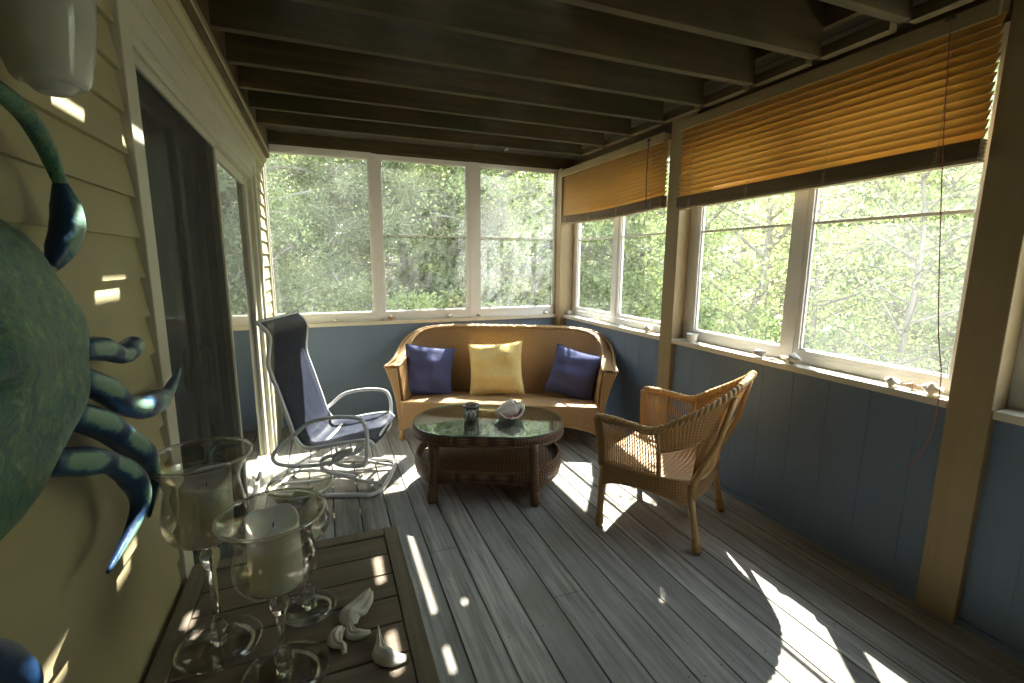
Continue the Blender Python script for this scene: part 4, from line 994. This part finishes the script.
def moon_snail(loc, R_, rz, label, mat='shell_grey'):
    m = MB()
    def f(u, v):      # tube whose radius and offset grow along a spiral
        t = v; a = t*2*PI*2.6; s = math.exp(1.15*(t-1)*2.0); ca = 2*PI*u; r = 0.62*s
        cx = 0.42*s*math.cos(a); cy = 0.42*s*math.sin(a); cz = 0.55*(1-s)
        return ((cx+r*math.cos(ca)*math.cos(a))*R_, (cy+r*math.cos(ca)*math.sin(a))*R_, (cz+r*math.sin(ca)*0.9)*R_)
    m.grid(f, 16, 70, closed=True); o = bpy.data.objects.new('moon_snail_shell', m.mesh('moon_snail_shell', [M[mat]])); C.objects.link(o)
    o.location = (loc[0], loc[1], SZ1+0.56*R_); o.rotation_euler = (0.0, 0, rz); tag(o, label, 'seashell'); return o
def clam(loc, R_, rz, label, mat='shell'):
    m = MB()
    def f(u, v):
        a = PI*(0.08+0.84*u); r = v*(1+0.03*math.cos(a*26)); z = 0.42*math.sin(PI*min(1, v*0.95))*0.9*(math.sin(a)**0.5)+0.02*math.cos(a*26)*v
        return (r*math.cos(a)*R_, (r*math.sin(a)-0.4)*R_, max(0, z)*R_+0.001)
    m.grid(f, 52, 12); o = m.build('clam_shell', M[mat], solid=0.002); o.location = (loc[0], loc[1], SZ1+0.001); o.rotation_euler = (0, 0, rz); tag(o, label, 'seashell'); return o
yb_ = -0.012
clam((0.44, yb_), 0.024, 0.2, 'flat white clam shell on the back sill behind the rocking chair')
whelk((0.515, yb_-.002), 0.060, 0.4, 'pale whelk shell on the back sill, first to the right of the rocking chair')
clam((0.60, yb_), 0.022, 2.6, 'white ribbed clam shell on the back sill below the left window pane')
clam((0.93, yb_), 0.030, 0.1, 'tan-edged flat clam shell left of the orange whelk on the back sill', 'shell_tan')
whelk((1.02, yb_), 0.085, 2.7, 'orange brown whelk shell on the back sill above the sofa', 'shell_tan', 0.30, 0.5)
whelk((1.60, yb_), 0.085, -0.5, 'white whelk shell on the back sill under the middle window')
clam((1.77, yb_), 0.026, 0.5, 'small white clam shell on the back sill below the right mullion')
moon_snail((1.90, yb_-.004), 0.030, 1.0, 'round grey moon snail shell on the back sill', 'shell_grey')
whelk((2.66, yb_), 0.075, 0.3, 'white whelk shell at the right end of the back sill')
xs_ = 2.865
whelk((xs_+.01, -0.145), 0.085, 1.9, 'white whelk shell at the far end of the side sill')
clam((xs_, -0.62), 0.030, 1.2, 'flat white clam shell on the far side sill')
moon_snail((xs_, -0.71), 0.022, 0.3, 'small pale moon snail shell on the far side sill', 'shell')
moon_snail((xs_-.002, -0.865), 0.034, 2.2, 'round pale moon snail shell on the far side sill below the mullion', 'shell')
clam((xs_, -1.12), 0.030, 1.5, 'ribbed pale clam shell on the far side sill, before the largest whelk')
whelk((xs_, -1.48), 0.105, 1.4, 'large cream whelk shell on the far side sill next to the post')
# small white pot
po = tag(bpy.data.objects.new('small_pot', None), 'small white ceramic pot on the side sill right of the middle post', 'pot'); C.objects.link(po); po.location = (2.868, -1.985, SZ1)
m = MB(); m.lathe([(0, 0.0), (0.026, 0.0), (0.030, 0.006), (0.037, 0.05), (0.041, 0.056), (0.038, 0.060), (0.034, 0.05), (0.026, 0.010), (0, 0.008)], 26); m.build('pot_body', M['white'], po)
m = MB(); m.tube([(0.0395*math.cos(a*PI/14), 0.0395*math.sin(a*PI/14), 0.056) for a in range(28)], 0.003, 6, closed=True); m.build('pot_rim', M['white'], po)
moon_snail((xs_-.006, -2.555), 0.042, 1.2, 'dark grey and white spiral moon snail shell on the near side sill', 'shell_grey')
clam((xs_-.01, -2.66), 0.030, 1.9, 'flat tan clam shell beside the grey spiral shell on the side sill', 'shell_tan')
whelk((xs_-.002, -2.77), 0.135, -1.7, 'large cream whelk shell with long tail on the near side sill', 'shell', 0.25, 0.55)
whelk((xs_-.01, -3.28), 0.080, 1.2, 'cream whelk shell, leftmost of the cluster by the near post', 'shell')
whelk((xs_+.005, -3.355), 0.065, 2.0, 'tan whelk shell in the middle of the cluster by the near post', 'shell_tan')
whelk((xs_-.008, -3.435), 0.095, 1.35, 'bleached whelk shell, rightmost of the cluster by the near post', 'shell')

# ------------------------------------------------------------------ trees and shrubs outside
def leaf_mesh(name, mat, centres, leafsz, per, spread, seed, needle=False, squash=0.8):
    """many small bent leaves (or needle tufts) round each twig centre, as one crown"""
    r = np.random.default_rng(seed); cs = np.array(centres, float); n = len(cs)*per
    base = np.repeat(cs[:, :3], per, 0); sp = np.repeat(cs[:, 3], per)[:, None]*spread
    dvec = r.normal(size=(n, 3)); dvec /= np.linalg.norm(dvec, axis=1)[:, None]
    pos = base+dvec*sp*(r.random((n, 1))**0.5)*np.array([1, 1, squash])
    d = r.normal(size=(n, 3)) + (dvec*1.5 if needle else np.array([0, 0, -0.3])); d /= np.linalg.norm(d, axis=1)[:, None]
    s = np.cross(d, r.normal(size=(n, 3))); s /= np.linalg.norm(s, axis=1)[:, None]; nn = np.cross(d, s)
    L = leafsz*(0.6+0.8*r.random((n, 1))); wd = L*(0.07 if needle else 0.34)
    v = np.stack([pos, pos+d*L*0.5+s*wd+nn*L*0.06, pos+d*L, pos+d*L*0.5-s*wd+nn*L*0.06], 1).reshape(-1, 3)
    me = bpy.data.meshes.new(name); me.vertices.add(4*n); me.vertices.foreach_set('co', v.ravel())
    me.loops.add(4*n); me.loops.foreach_set('vertex_index', np.arange(4*n)); me.polygons.add(n)
    me.polygons.foreach_set('loop_start', np.arange(n)*4); me.polygons.foreach_set('loop_total', np.full(n, 4)); me.materials.append(mat); me.update(calc_edges=True); return me
def make_tree(kind, H, crown_r, z_lo, nbr, per, leafsz, mat, seed, lean=0.0, spread=0.45, thin=1.0):
    rn = random.Random(seed); trunk = MB(); cen = []
    tp = cr([(0, 0, -0.2), (lean*0.3+rn.uniform(-.1, .1), rn.uniform(-.1, .1), H*0.3), (lean*0.7+rn.uniform(-.15, .15), rn.uniform(-.15, .15), H*0.65), (lean, 0, H*0.98)], 6)
    n = len(tp); r0 = (0.018*H+0.02)*thin; trunk.tube(tp, [r0*(1-0.85*i/(n-1)) for i in range(n)], 8)
    for b in range(nbr):
        t = z_lo+(1-z_lo)*(b+rn.random())/nbr; p = sample(tp, min(0.99, t)); a = b*2.4+rn.uniform(-.4, .4)
        if kind == 'pine': reach = crown_r*(1.15-0.9*(t-z_lo)/(1-z_lo))*rn.uniform(.75, 1.1)
        else: reach = crown_r*math.sqrt(max(0.12, 1-((t-(0.55+z_lo*.45))/0.6)**2))*rn.uniform(.6, 1.1)
        e = p+Vector((math.cos(a)*reach, math.sin(a)*reach, (0.05 if kind == 'pine' else 0.35)*reach+rn.uniform(-.15, .25)))
        mid = p.lerp(e, 0.5)+Vector((rn.uniform(-.1, .1), rn.uniform(-.1, .1), rn.uniform(0, .15)*reach))
        bp = cr([p, mid, e], 4); trunk.tube(bp, [max(0.006, r0*0.38*(1-0.85*i/(len(bp)-1))) for i in range(len(bp))], 5)
        for k in range(5):
            q = sample(bp, 0.35+0.16*k)+Vector((rn.uniform(-.25, .25), rn.uniform(-.25, .25), rn.uniform(-.15, .2))); cen.append((q.x, q.y, q.z, rn.uniform(0.6, 1.0)))
            if k % 2: tw = sample(bp, 0.3+0.14*k); trunk.tube([tw, (tw+q)/2+Vector((0, 0, .03)), q], [0.009, 0.006, 0.003], 4)
    return trunk.mesh('trunk', [M['bark']]), leaf_mesh('crown', mat, cen, leafsz, per, spread, seed, needle=(kind == 'pine'))
kinds = {
    'pine': make_tree('pine', 5.6, 1.9, 0.12, 34, 170, 0.13, M['pine'], 21, 0.3, 0.36),
    'oak': make_tree('leafy', 5.2, 1.7, 0.15, 30, 120, 0.060, M['leafd'], 22, -0.3, 0.5),
    'maple': make_tree('leafy', 5.0, 1.8, 0.12, 28, 90, 0.062, M['leafy'], 23, 0.2, 0.5),
    'bare': make_tree('leafy', 4.6, 1.8, 0.15, 26, 20, 0.055, M['leafy'], 24, 0.4, 0.5, 0.5),
    'shrub': make_tree('leafy', 1.7, 0.85, 0.08, 18, 80, 0.052, M['leafy'], 25, 0.1, 0.32),
    'shrubd': make_tree('leafy', 1.8, 0.9, 0.08, 18, 90, 0.052, M['leafd'], 26, 0.1, 0.32)}
protos = {}
def sector(az):
    return ('behind the left back window' if az < 5.3 else 'behind the middle back window' if az < 16 else 'behind the right back window' if az < 28
            else 'outside the far side windows' if az < 40 else 'outside the left near side window' if az < 53 else 'outside the right near side window' if az < 68 else 'right of the near post')
words = {'pine': ('pine_tree', 'soft green pine tree', 'tree'), 'oak': ('leafy_tree', 'dark green leafy tree', 'tree'), 'maple': ('leafy_tree', 'bright yellow green leafy tree', 'tree'),
         'bare': ('sparse_tree', 'thin grey branched tree with few leaves', 'tree'), 'shrub': ('leafy_shrub', 'bright green leafy shrub', 'shrub'), 'shrubd': ('leafy_shrub', 'dark green leafy shrub', 'shrub')}
def plant(kind, az, dist, sc, rz):
    a = math.radians(az); x, y = CAM.x+math.sin(a)*dist, CAM.y+math.cos(a)*dist
    nm, wd, cat = words[kind]; row = 'nearer one' if dist < 9.5 else ('farther one' if dist < 13 else 'in the far background')
    o = bpy.data.objects.new(nm, None); C.objects.link(o); o.location = (x, y, gz(x, y)); o.rotation_euler = (0, 0, rz); o.scale = (sc,)*3
    lab = '%s %s, %s' % (wd, sector(az), row); tag(o, lab, cat, lab)
    t = bpy.data.objects.new('trunk', kinds[kind][0]); C.objects.link(t); t.parent = o
    c = bpy.data.objects.new('foliage', kinds[kind][1]); C.objects.link(c); c.parent = o
    return o
plan = [  # kind, azimuth from the camera, distance, size, turn
 ('oak', -5.5, 8.6, .95, 0.4), ('pine', 0.5, 8.8, 1.0, 1.0), ('shrubd', -3, 7.2, 1.1, 2.0), ('shrub', 2.5, 7.4, 1.1, .3), ('pine', 9.5, 9.2, 1.1, 2.2), ('shrub', 12, 7.6, 1.0, 1.3), ('pine', 15.5, 9.0, .95, 4.0),
 ('oak', 22, 8.6, 1.0, 0.9), ('maple', 19, 9.8, .9, 3.1), ('shrubd', 24.5, 7.6, 1.2, 4.0), ('oak', 27.5, 10.0, 1.1, 1.9), ('shrub', 18.5, 7.4, 1.0, 5.0), ('pine', 33, 9.4, 1.0, 3.3), ('shrub', 31, 7.6, 1.1, 0.5),
 ('oak', 37.5, 8.6, 1.0, 5.2), ('shrubd', 36, 7.2, 1.1, 1.1), ('maple', 43.5, 7.6, .95, 2.4), ('shrub', 45.5, 6.0, 1.0, 2.9), ('maple', 49, 7.0, .85, 0.8), ('shrubd', 49.5, 5.6, .9, 4.1), ('bare', 56, 7.4, 1.0, 1.7), ('maple', 60, 9.6, 1.1, 4.4),
 ('bare', 62, 7.0, .95, 3.0), ('shrub', 57.5, 6.6, .8, 0.2), ('maple', 67.5, 8.0, 1.0, 1.2), ('oak', 65, 11.5, 1.0, 2.0), ('shrub', 53.5, 5.2, .75, 3.6), ('oak', 73, 8.2, 1.0, .4), ('maple', 80, 8.2, 1.0, 2.4), ('oak', 90, 8.4, 1.0, 3.4), ('maple', 102, 8.4, 1.0, 4.4),
 ('oak', -12, 9.2, 1.1, 5.5), ('pine', -20, 9.0, 1.1, 0.2)]
for i in range(13): plan.append((('pine', 'oak', 'maple')[i % 3], -9+i*6.9, 12.2+(i*7 % 5)*0.35, 1.0, i*1.3))
for i in range(11): plan.append((('oak', 'pine')[i % 2], -8+i*8.3, 16.5+(i*5 % 4)*0.5, 1.35, i*2.1))
for p_ in plan: plant(*p_)
